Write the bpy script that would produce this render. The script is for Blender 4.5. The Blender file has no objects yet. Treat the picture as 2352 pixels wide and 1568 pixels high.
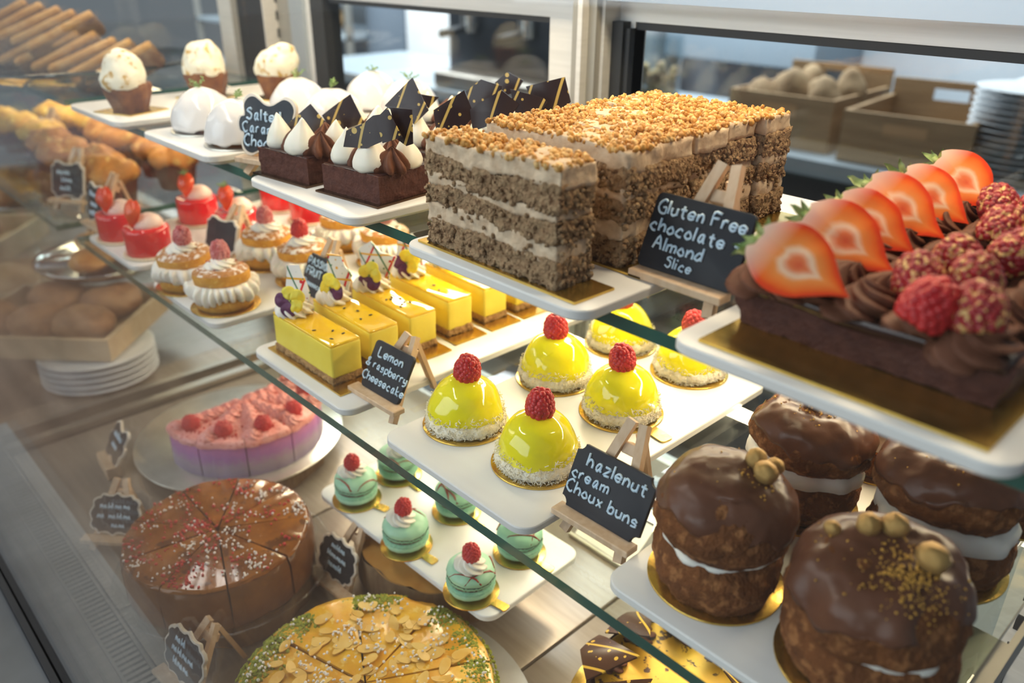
import bpy, bmesh, math, random
from mathutils import Vector, Matrix, Euler, noise
PI = math.pi
S = bpy.context.scene
COL = S.collection

# ---------------------------------------------------------------- camera, world, light
cam_d = bpy.data.cameras.new('camera'); cam = bpy.data.objects.new('camera', cam_d); COL.objects.link(cam)
S.camera = cam
yaw, pitch, roll = -0.81198988, 0.44928697, 0.00780208
fw = Vector((math.sin(yaw)*math.cos(pitch), math.cos(yaw)*math.cos(pitch), -math.sin(pitch)))
rt = Vector((math.cos(yaw), -math.sin(yaw), 0)); up = rt.cross(fw)
r2 = rt*math.cos(roll) + up*math.sin(roll); u2 = -rt*math.sin(roll) + up*math.cos(roll)
mw = Matrix((r2, u2, -fw)).transposed().to_4x4(); mw.translation = (0, 0, 1.5)
cam.matrix_world = mw
cam_d.sensor_width = 36; cam_d.lens = 36*1867.1/2352; cam_d.clip_start = 0.01; cam_d.clip_end = 100
cam_d.dof.use_dof = True; cam_d.dof.focus_distance = 0.60; cam_d.dof.aperture_fstop = 4.8

W = bpy.data.worlds.new('World'); S.world = W; W.use_nodes = True
wb = W.node_tree.nodes['Background']; wb.inputs[0].default_value = (0.80, 0.90, 1.0, 1); wb.inputs[1].default_value = 0.14
S.view_settings.view_transform = 'Standard'; S.view_settings.look = 'None'
S.view_settings.gamma = 1; S.view_settings.exposure = 0.40
cy = S.cycles
cy.max_bounces = 9; cy.diffuse_bounces = 3; cy.glossy_bounces = 4; cy.transmission_bounces = 6; cy.transparent_max_bounces = 28
cy.caustics_reflective = False; cy.caustics_refractive = False; cy.sample_clamp_indirect = 4

def area(name, loc, target, sx, sy, power, col):
    l = bpy.data.lights.new(name, 'AREA'); l.shape = 'RECTANGLE'; l.size = sx; l.size_y = sy; l.energy = power; l.color = col
    o = bpy.data.objects.new(name, l); COL.objects.link(o); o.location = loc
    o.rotation_euler = (Vector(target)-Vector(loc)).to_track_quat('-Z', 'Y').to_euler(); return o
WARM = (1.0, 0.78, 0.50)
area('shopfront_daylight', (-1.2, -3.2, 2.3), (-0.6, 0.4, 1.2), 4.5, 2.2, 74, (0.84, 0.93, 1.0))
area('case_light_top', (-0.62, 0.56, 1.66), (-0.62, 0.48, 1.3), 1.16, 0.035, 4.3, WARM)
area('case_light_shelf', (-0.62, 0.585, 1.302), (-0.62, 0.49, 1.15), 1.14, 0.02, 2.8, WARM)
area('case_light_deck', (-0.62, 0.585, 1.132), (-0.62, 0.40, 0.9), 1.14, 0.02, 2.6, (1.0, 0.80, 0.55))
area('added_front_fill', (-0.80, 0.12, 1.72), (-0.72, 0.26, 0.9), 0.75, 0.05, 1.9, (1.0, 0.95, 0.88))  # unseen fill added to brighten the deck cakes and front faces
area('next_case_light', (-1.85, 0.5, 1.62), (-1.85, 0.4, 1.2), 1.1, 0.035, 2.2, WARM)
area('next_case_light_shelf', (-1.85, 0.5, 1.3), (-1.85, 0.4, 1.0), 1.1, 0.03, 1.3, WARM)
area('added_floor_fill', (-4.0, -0.75, 2.2), (-4.0, -0.75, 0), 3.2, 0.5, 16, (1.0, 0.90, 0.80))  # fill added over the floor so the front glass reflects brown haze
area('kitchen_light', (-2.8, 2.3, 2.8), (-2.9, 2.9, 0.9), 4, 1.2, 170, (0.90, 0.96, 1.0))

area('added_kitchen_fill', (-6.6, 2.2, 2.8), (-7.2, 3.4, 1.0), 3, 1.2, 150, (0.86, 0.94, 1.0))  # second unseen fill, added to brighten the far left kitchen background

# ---------------------------------------------------------------- materials
MATS = {}
def nt(name):
    m = bpy.data.materials.new(name); m.use_nodes = True; MATS[name] = m
    n = m.node_tree; return m, n, n.nodes, n.links, n.nodes['Principled BSDF']
def rgb(c): return (c[0], c[1], c[2], 1)
def setp(b, rough=.5, metal=0, coat=0, spec=.5, sss=0, ssr=(.01, .005, .003), trans=0, ior=1.45, sheen=0):
    b.inputs['Roughness'].default_value = rough; b.inputs['Metallic'].default_value = metal
    b.inputs['Coat Weight'].default_value = coat; b.inputs['Coat Roughness'].default_value = .06
    b.inputs['Specular IOR Level'].default_value = spec; b.inputs['IOR'].default_value = ior
    b.inputs['Subsurface Weight'].default_value = sss; b.inputs['Subsurface Radius'].default_value = ssr; b.inputs['Subsurface Scale'].default_value = 1
    b.inputs['Transmission Weight'].default_value = trans; b.inputs['Sheen Weight'].default_value = sheen
def coords(N, L, rnd=True):
    tc = N.new('ShaderNodeTexCoord')
    if not rnd: return tc.outputs['Object']
    oi = N.new('ShaderNodeObjectInfo'); mul = N.new('ShaderNodeMath'); mul.operation = 'MULTIPLY'; mul.inputs[1].default_value = 37.0
    L.new(oi.outputs['Random'], mul.inputs[0]); ad = N.new('ShaderNodeVectorMath'); ad.operation = 'ADD'
    L.new(tc.outputs['Object'], ad.inputs[0]); L.new(mul.outputs[0], ad.inputs[1]); return ad.outputs[0]
def mat(name, c1, c2=None, scale=60, lo=.35, hi=.65, rough=.5, bump=0, bscale=300, bdist=.001, c3=None, s3=400, lo3=.6, hi3=.66, stretch=None, **k):
    m, n, N, L, b = nt(name); setp(b, rough, **k)
    b.inputs['Base Color'].default_value = rgb(c1)
    if c2 or bump or c3:
        co = coords(N, L)
        if stretch:
            mp = N.new('ShaderNodeMapping'); mp.inputs['Scale'].default_value = stretch; L.new(co, mp.inputs[0]); co = mp.outputs[0]
    if c2:
        t = N.new('ShaderNodeTexNoise'); t.inputs['Scale'].default_value = scale; t.inputs['Detail'].default_value = 5; L.new(co, t.inputs['Vector'])
        r = N.new('ShaderNodeValToRGB'); r.color_ramp.elements[0].position = lo; r.color_ramp.elements[1].position = hi
        r.color_ramp.elements[0].color = rgb(c1); r.color_ramp.elements[1].color = rgb(c2); L.new(t.outputs[0], r.inputs[0]); out = r.outputs[0]
        if c3:
            t3 = N.new('ShaderNodeTexNoise'); t3.inputs['Scale'].default_value = s3; t3.inputs['Detail'].default_value = 3; L.new(co, t3.inputs['Vector'])
            r3 = N.new('ShaderNodeMapRange'); r3.inputs[1].default_value = lo3; r3.inputs[2].default_value = hi3; L.new(t3.outputs[0], r3.inputs[0])
            mx = N.new('ShaderNodeMix'); mx.data_type = 'RGBA'; mx.inputs[7].default_value = rgb(c3); L.new(out, mx.inputs[6]); L.new(r3.outputs[0], mx.inputs[0]); out = mx.outputs[2]
        L.new(out, b.inputs['Base Color'])
    if bump:
        t2 = N.new('ShaderNodeTexNoise'); t2.inputs['Scale'].default_value = bscale; t2.inputs['Detail'].default_value = 4; L.new(co, t2.inputs['Vector'])
        bp = N.new('ShaderNodeBump'); bp.inputs['Strength'].default_value = bump; bp.inputs['Distance'].default_value = bdist; L.new(t2.outputs[0], bp.inputs['Height']); L.new(bp.outputs[0], b.inputs['Normal'])
    return m
def glass_mat(name, tint=(1, 1, 1), f0=.045, refl=(1, 1, 1)):
    m, n, N, L, b = nt(name); N.remove(b)
    tr = N.new('ShaderNodeBsdfTransparent'); tr.inputs[0].default_value = rgb(tint)
    gl = N.new('ShaderNodeBsdfGlossy'); gl.inputs['Roughness'].default_value = 0.0; gl.inputs[0].default_value = rgb(refl)
    g = N.new('ShaderNodeNewGeometry'); d = N.new('ShaderNodeVectorMath'); d.operation = 'DOT_PRODUCT'; L.new(g.outputs['Normal'], d.inputs[0]); L.new(g.outputs['Incoming'], d.inputs[1])
    a = N.new('ShaderNodeMath'); a.operation = 'ABSOLUTE'; L.new(d.outputs['Value'], a.inputs[0])
    o = N.new('ShaderNodeMath'); o.operation = 'SUBTRACT'; o.inputs[0].default_value = 1; L.new(a.outputs[0], o.inputs[1])
    p = N.new('ShaderNodeMath'); p.operation = 'POWER'; p.inputs[1].default_value = 5; L.new(o.outputs[0], p.inputs[0])
    q = N.new('ShaderNodeMath'); q.operation = 'MULTIPLY_ADD'; q.inputs[1].default_value = 1-f0; q.inputs[2].default_value = f0; L.new(p.outputs[0], q.inputs[0])
    mx = N.new('ShaderNodeMixShader'); L.new(q.outputs[0], mx.inputs[0]); L.new(tr.outputs[0], mx.inputs[1]); L.new(gl.outputs[0], mx.inputs[2])
    L.new(mx.outputs[0], N['Material Output'].inputs[0]); return m
def splat_mat(name, base, cols, rough=.25, lines=True, dens=.62, scale=120):
    """chocolate sheet splattered with drops and drizzled lines"""
    m, n, N, L, b = nt(name); setp(b, rough)
    co = coords(N, L); out = None
    sx = N.new('ShaderNodeSeparateXYZ'); L.new(co, sx.inputs[0]); cb = N.new('ShaderNodeCombineXYZ'); L.new(sx.outputs[0], cb.inputs[0]); L.new(sx.outputs[2], cb.inputs[1]); co = cb.outputs[0]
    def mixc(prev, fac, col):
        mx = N.new('ShaderNodeMix'); mx.data_type = 'RGBA'; L.new(fac, mx.inputs[0])
        if prev is None: mx.inputs[6].default_value = rgb(base)
        else: L.new(prev, mx.inputs[6])
        mx.inputs[7].default_value = rgb(col); return mx.outputs[2]
    for i, (c, sc) in enumerate(cols):
        mp = N.new('ShaderNodeMapping'); mp.inputs['Location'].default_value = (i*3.1, i*1.7, i*2.3); L.new(co, mp.inputs[0])
        v = N.new('ShaderNodeTexVoronoi'); v.voronoi_dimensions = '2D'; v.inputs['Scale'].default_value = scale*sc; L.new(mp.outputs[0], v.inputs['Vector'])
        sp = N.new('ShaderNodeSeparateColor'); L.new(v.outputs['Color'], sp.inputs[0])
        th = N.new('ShaderNodeMath'); th.operation = 'MULTIPLY_ADD'; th.inputs[1].default_value = dens; th.inputs[2].default_value = -dens*.50; L.new(sp.outputs[0], th.inputs[0])
        lt = N.new('ShaderNodeMath'); lt.operation = 'LESS_THAN'; L.new(v.outputs['Distance'], lt.inputs[0]); L.new(th.outputs[0], lt.inputs[1])
        out = mixc(out, lt.outputs[0], c)
        if lines:
            w = N.new('ShaderNodeTexWave'); w.inputs['Scale'].default_value = 14*sc; w.inputs['Distortion'].default_value = 3.5; w.inputs['Detail'].default_value = 1; w.inputs['Detail Scale'].default_value = .6
            mp2 = N.new('ShaderNodeMapping'); mp2.inputs['Rotation'].default_value = (0, 0, .35+i*1.1); L.new(co, mp2.inputs[0]); L.new(mp2.outputs[0], w.inputs['Vector'])
            gt = N.new('ShaderNodeMath'); gt.operation = 'GREATER_THAN'; gt.inputs[1].default_value = .980; L.new(w.outputs['Fac'], gt.inputs[0])
            out = mixc(out, gt.outputs[0], c)
    L.new(out, b.inputs['Base Color']); return m

white_mel = mat('white_melamine', (.80, .80, .78), (.76, .75, .73), 9, rough=.32, stretch=(1, 8, 1))
glass_front = glass_mat('clear_glass', (.985, .995, .99), .030)
glass_shelf_m = glass_mat('shelf_glass', (.93, .97, .95), .04)
glass_edge = mat('glass_edge_green', (.012, .075, .060), (.02, .11, .085), 14, rough=.12, coat=.6)
alu = mat('brushed_aluminium', (.66, .66, .65), (.60, .60, .59), 40, rough=.42, metal=.25, stretch=(.2, 1, 6))
alu_dark = mat('taupe_grey_profile', (.33, .32, .29), rough=.45, metal=.4)  # taupe grey metal, one even colour
alu_blue = mat('cool_grey_profile', (.42, .48, .54), rough=.35, metal=.5)
gasket = mat('black_rubber', (.018, .02, .024), rough=.55)
steel = mat('stainless_steel', (.36, .33, .29), (.30, .275, .245), 25, rough=.36, metal=.85, stretch=(8, .3, 8))
deck_m = mat('deck_plate', (.34, .29, .235), (.285, .24, .195), 14, rough=.30, metal=.35, stretch=(1, 12, 1))
gold = mat('gold_foil_board', (.83, .56, .13), (.70, .45, .09), 90, rough=.22, metal=.95, bump=.25, bscale=350, bdist=.0004)
gold_edge = mat('grey_card_edge', (.50, .46, .40), rough=.7)
silverb = mat('silver_foil_board', (.80, .78, .70), (.70, .68, .61), 60, rough=.28, metal=.85, bump=.3, bscale=200, bdist=.0005)
rimwood = mat('pale_rim_wood', (.70, .61, .50), (.78, .70, .60), 40, rough=.6)
wood = mat('pale_easel_wood', (.62, .42, .26), (.72, .53, .36), 30, rough=.6, bump=.15, bscale=120, stretch=(6, 6, .8))
slate = mat('chalkboard_black', (.018, .022, .030), (.03, .034, .042), 40, rough=.45, spec=0.2)
chalk = mat('chalk_pen_blue_white', (.62, .76, .86), (.50, .66, .80), 220, rough=.8)
cream_m = mat('whipped_cream', (.90, .87, .80), (.86, .82, .73), 90, rough=.42, sss=.15, bump=.12, bscale=260)
kiss_m = mat('ivory_cream', (.86, .83, .73), (.80, .77, .66), 70, rough=.35, sss=.1)
sponge_m = mat('golden_sponge', (.72, .36, .055), (.60, .26, .035), 90, rough=.75, bump=.5, bscale=500, bdist=.0015, c3=(.80, .47, .10), s3=260, spec=0.2)
sponge_top = mat('sugar_dusted_sponge_crust', (.36, .14, .035), (.50, .23, .07), 120, rough=.8, bump=.4, bscale=600, c3=(.86, .80, .74), s3=180, lo3=.50, hi3=.62)
choc_m = mat('dark_chocolate_cake', (.068, .025, .020), (.100, .038, .028), 160, rough=.6, bump=.6, bscale=420, bdist=.002, spec=0.2)
choc_glaze = mat('chocolate_glaze', (.045, .016, .012), (.03, .011, .009), 50, rough=.18, bump=.1, bscale=60)
choc_pipe = mat('piped_chocolate_cream', (.155, .062, .036), (.115, .045, .026), 110, rough=.5, bump=.12, bscale=500, spec=0.2)
milk_choc = mat('milk_chocolate_coating', (.135, .054, .029), (.105, .040, .021), 35, rough=.34, bump=.35, bscale=70, bdist=.002, spec=0.35)
choux_m = mat('choux_crust', (.20, .072, .022), (.125, .044, .014), 90, rough=.75, bump=.9, bscale=330, bdist=.003, c3=(.33, .14, .05), s3=140, lo3=.52, hi3=.64, spec=0.2)
gold_leaf = mat('gold_dust', (.78, .44, .08), (.55, .29, .05), 300, rough=.42, metal=.45, bump=.4, bscale=600)
hazel_m = mat('gold_painted_hazelnut', (.60, .38, .13), (.45, .26, .075), 120, rough=.33, metal=.5, bump=.3, bscale=180, bdist=.002)
lemon_m = mat('lemon_mirror_glaze', (.88, .79, .012), (.86, .76, .010), 25, rough=.10, coat=.7)
coco_m = mat('coconut_crumb', (.86, .75, .52), (.90, .85, .72), 300, rough=.85, bump=.7, bscale=500, bdist=.002)
rasp_m = mat('raspberry_red', (.60, .030, .030), (.46, .014, .020), 200, rough=.33, sss=.1)
rasp_dark = mat('raspberry_frosted', (.42, .035, .045), (.62, .25, .25), 180, rough=.5)
rasp_gold = mat('raspberry_gold_dusted', (.36, .020, .024), (.24, .012, .018), 150, rough=.38, c3=(.66, .42, .15), s3=330, lo3=.55, hi3=.62)
mousse_m = mat('passion_mousse', (.90, .72, .085), (.87, .67, .065), 60, rough=.5, bump=.15, bscale=300)
pglaze_m = mat('passion_glaze', (.86, .50, .008), (.88, .55, .010), 30, rough=.06, coat=.6)
biscuit_m = mat('biscuit_crumb', (.34, .17, .055), (.50, .29, .11), 240, rough=.85, bump=.9, bscale=420, bdist=.003)
seed_m = mat('passion_seed', (.022, .015, .006), rough=.3)
red_glaze = mat('red_mirror_glaze', (.74, .022, .022), (.66, .012, .022), 30, rough=.12, coat=.6)
pinkcream = mat('pale_pink_cream', (.84, .62, .56), rough=.35, sss=.1)
pearl_m = mat('cream_pearls', (.78, .66, .48), rough=.6)
straw_skin = mat('strawberry_skin', (.72, .045, .012), (.80, .10, .02), 60, rough=.28, coat=.3)
leaf_m = mat('strawberry_leaf', (.13, .22, .04), (.32, .38, .14), 120, rough=.55)
herb_m = mat('thyme_green', (.16, .28, .07), (.30, .42, .15), 90, rough=.6)
white_glaze = mat('white_mirror_glaze', (.76, .73, .715), (.72, .69, .675), 14, rough=.16, coat=.3)
brownie_board = mat('dark_mirror_board', (.10, .055, .03), rough=.12, metal=.8)
muffin_m = mat('muffin_brown', (.155, .055, .022), (.25, .10, .03), 80, rough=.5, bump=.5, bscale=250, bdist=.002, spec=0.2)
mering_m = mat('toasted_meringue', (.88, .84, .68), (.86, .80, .62), 60, .4, .6, rough=.5, c3=(.56, .33, .07), s3=95, lo3=.55, hi3=.66, bump=.15, bscale=200)
nutsponge = mat('walnut_sponge', (.33, .20, .11), (.48, .33, .19), 260, rough=.9, bump=1, bscale=480, bdist=.004, c3=(.15, .08, .042), s3=210, lo3=.57, hi3=.66, spec=0.2)
coffeecream = mat('coffee_buttercream', (.66, .52, .37), (.54, .39, .26), 130, .4, .68, rough=.6, bump=.5, bscale=220, bdist=.002, spec=0.2)
nut_m = mat('caramel_nut_crumb', (.66, .34, .075), (.42, .18, .03), 150, rough=.55, c3=(.76, .50, .20), s3=240, lo3=.52, hi3=.6)
mint_m = mat('mint_macaron', (.33, .62, .42), (.40, .68, .48), 60, rough=.40, bump=.08, bscale=600)
mintfoot = mat('mint_macaron_foot', (.23, .50, .33), (.30, .58, .40), 300, rough=.8, bump=.8, bscale=600)
rasp_fill = mat('berry_filling', (.10, .018, .025), rough=.4)
drizzle_m = mat('red_drizzle', (.30, .03, .018), rough=.3)
pinkfrost = mat('coral_frosting', (.80, .30, .26), (.84, .40, .36), 90, rough=.45, c3=(.50, .05, .05), s3=330, lo3=.60, hi3=.66)
cake_brown = mat('glazed_fruit_cake_top', (.17, .052, .010), (.36, .125, .014), 28, rough=.16, coat=.5, bump=.3, bscale=130, c3=(.12, .04, .01), s3=60)
cake_side = mat('fruit_cake_side', (.13, .045, .014), (.21, .085, .022), 40, rough=.3, bump=.3, bscale=200)
alm_cake = mat('almond_cake_top', (.86, .50, .035), (.76, .36, .02), 40, rough=.28, coat=.3, bump=.4, bscale=150, c3=(.88, .60, .16), s3=110)
alm_flake = mat('almond_flake', (.88, .60, .18), (.80, .46, .09), 60, rough=.4)
pist_m = mat('pistachio_crumb', (.20, .25, .02), (.38, .40, .05), 220, rough=.8)
sugar_m = mat('sugar_pearl', (.90, .84, .78), rough=.4)
redbit_m = mat('freeze_dried_berry', (.55, .04, .035), rough=.6)
bark_m = mat('tree_bark', (.14, .085, .045), (.24, .16, .09), 60, rough=.9, bump=1, bscale=90, bdist=.004, stretch=(1, 1, .3))
logtop = mat('log_cut_face', (.62, .29, .06), (.70, .38, .10), 40, rough=.5)
shard_m = splat_mat('chocolate_sheet_gold_splatter', (.028, .015, .017), [((.62, .43, .12), 1.0)])
shard_w = splat_mat('white_chocolate_sheet_splatter', (.86, .84, .80), [((.62, .02, .03), 1.0), ((.80, .40, .02), 1.15), ((.02, .16, .07), 1.5)], dens=.42)
def voro_mat(name, cols):
    m, n, N, L, b = nt(name); setp(b, .35); return m
pansy_y = mat('pansy_yellow', (.85, .66, .02), (.80, .72, .08), 90, rough=.5)
pansy_p = mat('pansy_purple', (.10, .008, .09), (.06, .005, .06), 90, rough=.5)
def straw_cut():
    m, n, N, L, b = nt('strawberry_cut_face'); setp(b, .22, coat=.35)
    at = N.new('ShaderNodeAttribute'); at.attribute_name = 'rad'
    co = coords(N, L); t = N.new('ShaderNodeTexNoise'); t.inputs['Scale'].default_value = 130; L.new(co, t.inputs['Vector'])
    md = N.new('ShaderNodeMath'); md.operation = 'MULTIPLY_ADD'; md.inputs[1].default_value = .16; L.new(t.outputs[0], md.inputs[0]); L.new(at.outputs['Fac'], md.inputs[2])
    r = N.new('ShaderNodeValToRGB'); e = r.color_ramp.elements
    e[0].position = .10; e[0].color = (.66, .10, .03, 1); e[1].position = 1.06; e[1].color = (.72, .05, .006, 1)
    for p, c in ((.26, (.74, .18, .06, 1)), (.44, (.84, .55, .36, 1)), (.58, (.82, .25, .05, 1)), (.88, (.80, .13, .012, 1))):
        x = e.new(p); x.color = c
    L.new(md.outputs[0], r.inputs[0])
    # pale shoulder near the stalk
    a2 = N.new('ShaderNodeAttribute'); a2.attribute_name = 'lon'; mr = N.new('ShaderNodeMapRange'); mr.inputs[1].default_value = .70; mr.inputs[2].default_value = .97; mr.inputs[4].default_value = .85; L.new(a2.outputs['Fac'], mr.inputs[0])
    mx = N.new('ShaderNodeMix'); mx.data_type = 'RGBA'; mx.inputs[7].default_value = (.86, .68, .52, 1); L.new(mr.outputs[0], mx.inputs[0]); L.new(r.outputs[0], mx.inputs[6])
    L.new(mx.outputs[2], b.inputs['Base Color']); return m
straw_face = straw_cut()
def ombre():
    m, n, N, L, b = nt('purple_ombre_mousse'); setp(b, .6)
    tc = N.new('ShaderNodeTexCoord'); sx = N.new('ShaderNodeSeparateXYZ'); L.new(tc.outputs['Object'], sx.inputs[0])
    t = N.new('ShaderNodeTexNoise'); t.inputs['Scale'].default_value = 220; t.inputs['Detail'].default_value = 5; L.new(tc.outputs['Object'], t.inputs['Vector'])
    md = N.new('ShaderNodeMath'); md.operation = 'MULTIPLY_ADD'; md.inputs[1].default_value = .022; L.new(t.outputs[0], md.inputs[0]); L.new(sx.outputs['Z'], md.inputs[2])
    mr = N.new('ShaderNodeMapRange'); mr.inputs[1].default_value = .008; mr.inputs[2].default_value = .055; L.new(md.outputs[0], mr.inputs[0])
    r = N.new('ShaderNodeValToRGB'); e = r.color_ramp.elements; e[0].color = (.33, .27, .42, 1); e[1].color = (.58, .20, .38, 1)
    x = e.new(.35); x.color = (.42, .33, .40, 1); x = e.new(.65); x.color = (.42, .18, .42, 1)
    L.new(mr.outputs[0], r.inputs[0]); L.new(r.outputs[0], b.inputs['Base Color']); return m
ombre_m = ombre()

# ---------------------------------------------------------------- geometry helpers
class MB:
    def __init__(s): s.v = []; s.f = []; s.mi = []
    def add(s, vf, mi=0, M=None):
        vs, fs = vf; k = len(s.v)
        s.v += [tuple(M @ Vector(p)) for p in vs] if M is not None else [tuple(p) for p in vs]
        s.f += [tuple(i+k for i in f) for f in fs]; s.mi += [mi]*len(fs); return s
def T(x=0, y=0, z=0, rx=0, ry=0, rz=0, s=1):
    M = Matrix.Translation((x, y, z)) @ Euler((rx, ry, rz)).to_matrix().to_4x4()
    if s != 1: M = M @ (Matrix.Diagonal((s[0], s[1], s[2], 1)) if isinstance(s, tuple) else Matrix.Scale(s, 4))
    return M
def build(name, mb, mats, disp=None, smooth=True, sub=0, keep=None):
    me = bpy.data.meshes.new(name); me.from_pydata(mb.v, [], mb.f)
    mats = mats if isinstance(mats, (list, tuple)) else [mats]
    for m in mats: me.materials.append(m)
    if len(mats) > 1: me.polygons.foreach_set('material_index', mb.mi)
    bm = bmesh.new(); bm.from_mesh(me); bmesh.ops.recalc_face_normals(bm, faces=bm.faces)
    if sub: bmesh.ops.subdivide_edges(bm, edges=bm.edges, cuts=sub, use_grid_fill=True)
    if disp:
        for amp, sc, seed in (disp if isinstance(disp, list) else [disp]):
            bm.normal_update(); o = Vector((seed*7.3, seed*3.1, seed*5.7))
            mv = [(v, v.normal * (amp*noise.noise(v.co*sc+o))) for v in bm.verts]
            for v, d in mv: v.co += d
    bm.to_mesh(me); bm.free()
    if smooth:
        me.polygons.foreach_set('use_smooth', [True]*len(me.polygons))
        if smooth != 'all': me.set_sharp_from_angle(angle=smooth if isinstance(smooth, float) else .75)
    me.update(); return me
CACHE = {}
def cached(key, fn):
    if key not in CACHE: CACHE[key] = fn()
    return CACHE[key]
def obj(name, me, parent=None, M=None, label=None):
    o = bpy.data.objects.new(name, me); COL.objects.link(o)
    if parent is not None: o.parent = parent
    if M is not None: o.matrix_local = M
    if label: o['label'] = label
    return o
def thing(name, label, cat, loc=(0, 0, 0), rz=0, group=None, me=None):
    o = bpy.data.objects.new(name, me); COL.objects.link(o); o.location = loc; o.rotation_euler = (0, 0, rz)
    if me is None: o.empty_display_size = .01
    o['label'] = label; o['category'] = cat
    if group: o['group'] = group
    return o
def struct(name, me, label=None):
    o = bpy.data.objects.new(name, me); COL.objects.link(o); o['kind'] = 'structure'
    o['label'] = label or name; o['category'] = name.split('_')[0]; return o
def lathe(prof, n=40, mod=None, a0=0, a1=2*PI):
    full = abs(a1-a0-2*PI) < 1e-6; vs = []; fs = []; m = n if full else n+1; rows = []
    for r, z in prof:
        if r < 1e-6: rows.append([len(vs)]); vs.append((0, 0, z)); continue
        row = []
        for i in range(m):
            a = a0+(a1-a0)*i/n; q = mod(a, r, z) if mod else (r, z); row.append(len(vs)); vs.append((q[0]*math.cos(a), q[0]*math.sin(a), q[1]))
        rows.append(row)
    for A, B in zip(rows, rows[1:]):
        for i in range(n):
            j = (i+1) % m if full else i+1
            if len(A) == 1: fs.append((A[0], B[j], B[i]))
            elif len(B) == 1: fs.append((A[i], A[j], B[0]))
            else: fs.append((A[i], A[j], B[j], B[i]))
    return vs, fs
def box(x0, x1, y0, y1, z0, z1):
    return [(x0, y0, z0), (x1, y0, z0), (x1, y1, z0), (x0, y1, z0), (x0, y0, z1), (x1, y0, z1), (x1, y1, z1), (x0, y1, z1)], \
        [(0, 3, 2, 1), (4, 5, 6, 7), (0, 1, 5, 4), (1, 2, 6, 5), (2, 3, 7, 6), (3, 0, 4, 7)]
def cbox(sx, sy, sz): return box(-sx/2, sx/2, -sy/2, sy/2, -sz/2, sz/2)
def bm_lists(bm):
    bm.verts.index_update(); r = [tuple(v.co) for v in bm.verts], [tuple(v.index for v in f.verts) for f in bm.faces]; bm.free(); return r
def rbox(sx, sy, sz, r=.002, seg=2, cuts=0):
    bm = bmesh.new(); bmesh.ops.create_cube(bm, size=1)
    for v in bm.verts: v.co = Vector((v.co.x*sx, v.co.y*sy, (v.co.z+.5)*sz))
    if r: bmesh.ops.bevel(bm, geom=bm.edges[:], offset=r, segments=seg, affect='EDGES', profile=.5)
    if cuts: bmesh.ops.subdivide_edges(bm, edges=bm.edges[:], cuts=cuts, use_grid_fill=True)
    return bm_lists(bm)
def gbox(sx, sy, sz, d):
    """box on z=0 whose faces are grids of about d"""
    nx, ny, nz = max(1, round(sx/d)), max(1, round(sy/d)), max(1, round(sz/d)); idx = {}; vs = []; fs = []
    def V(i, j, k):
        if (i, j, k) not in idx: idx[(i, j, k)] = len(vs); vs.append((sx*(i/nx-.5), sy*(j/ny-.5), sz*k/nz))
        return idx[(i, j, k)]
    for i in range(nx):
        for j in range(ny):
            for k in (0, nz): fs.append((V(i, j, k), V(i+1, j, k), V(i+1, j+1, k), V(i, j+1, k)))
    for i in range(nx):
        for k in range(nz):
            for j in (0, ny): fs.append((V(i, j, k), V(i+1, j, k), V(i+1, j, k+1), V(i, j, k+1)))
    for j in range(ny):
        for k in range(nz):
            for i in (0, nx): fs.append((V(i, j, k), V(i, j+1, k), V(i, j+1, k+1), V(i, j, k+1)))
    return vs, fs
def ico(r, sub=1, s=(1, 1, 1)):
    bm = bmesh.new(); bmesh.ops.create_icosphere(bm, subdivisions=sub, radius=r)
    for v in bm.verts: v.co = Vector((v.co.x*s[0], v.co.y*s[1], v.co.z*s[2]))
    return bm_lists(bm)
def prism(out, z0, z1, bev=0):
    n = len(out); vs = []; rows = []
    c = (sum(p[0] for p in out)/n, sum(p[1] for p in out)/n)
    def ring(z, ins):
        row = []
        for i, p in enumerate(out):
            a = Vector(out[i-1]); b = Vector(p); d = Vector(out[(i+1) % n])
            t = ((b-a).normalized()+(d-b).normalized()); t = t.normalized() if t.length > 1e-9 else Vector((1, 0)); nn = Vector((-t.y, t.x))
            q = b+nn*ins; row.append(len(vs)); vs.append((q.x, q.y, z))
        return row
    if bev: rows = [ring(z0, bev), ring(z0+bev, 0), ring(z1-bev, 0), ring(z1-bev*.3, bev*.4), ring(z1, bev)]
    else: rows = [ring(z0, 0), ring(z1, 0)]
    fs = [tuple(reversed(rows[0])), tuple(rows[-1])]
    for A, B in zip(rows, rows[1:]):
        for i in range(n): fs.append((A[i], A[(i+1) % n], B[(i+1) % n], B[i]))
    return vs, fs
def rrect(sx, sy, r, n=6):
    o = []
    for cx, cy, a in ((sx/2-r, sy/2-r, 0), (-sx/2+r, sy/2-r, PI/2), (-sx/2+r, -sy/2+r, PI), (sx/2-r, -sy/2+r, 1.5*PI)):
        for i in range(n+1): b = a+PI/2*i/n; o.append((cx+r*math.cos(b), cy+r*math.sin(b)))
    return o
def circ(r, n=48): return [(r*math.cos(2*PI*i/n), r*math.sin(2*PI*i/n)) for i in range(n)]
def smooth_path(pts, k=4):
    P = [Vector(p) for p in pts]; P = [P[0]*2-P[1]]+P+[P[-1]*2-P[-2]]; out = []
    for i in range(1, len(P)-2):
        a, b, c, d = P[i-1:i+3]
        for j in range(k):
            t = j/k; out.append(.5*((2*b)+(c-a)*t+(2*a-5*b+4*c-d)*t*t+(3*b-a-3*c+d)*t**3))
    return out+[P[-2]]
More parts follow.
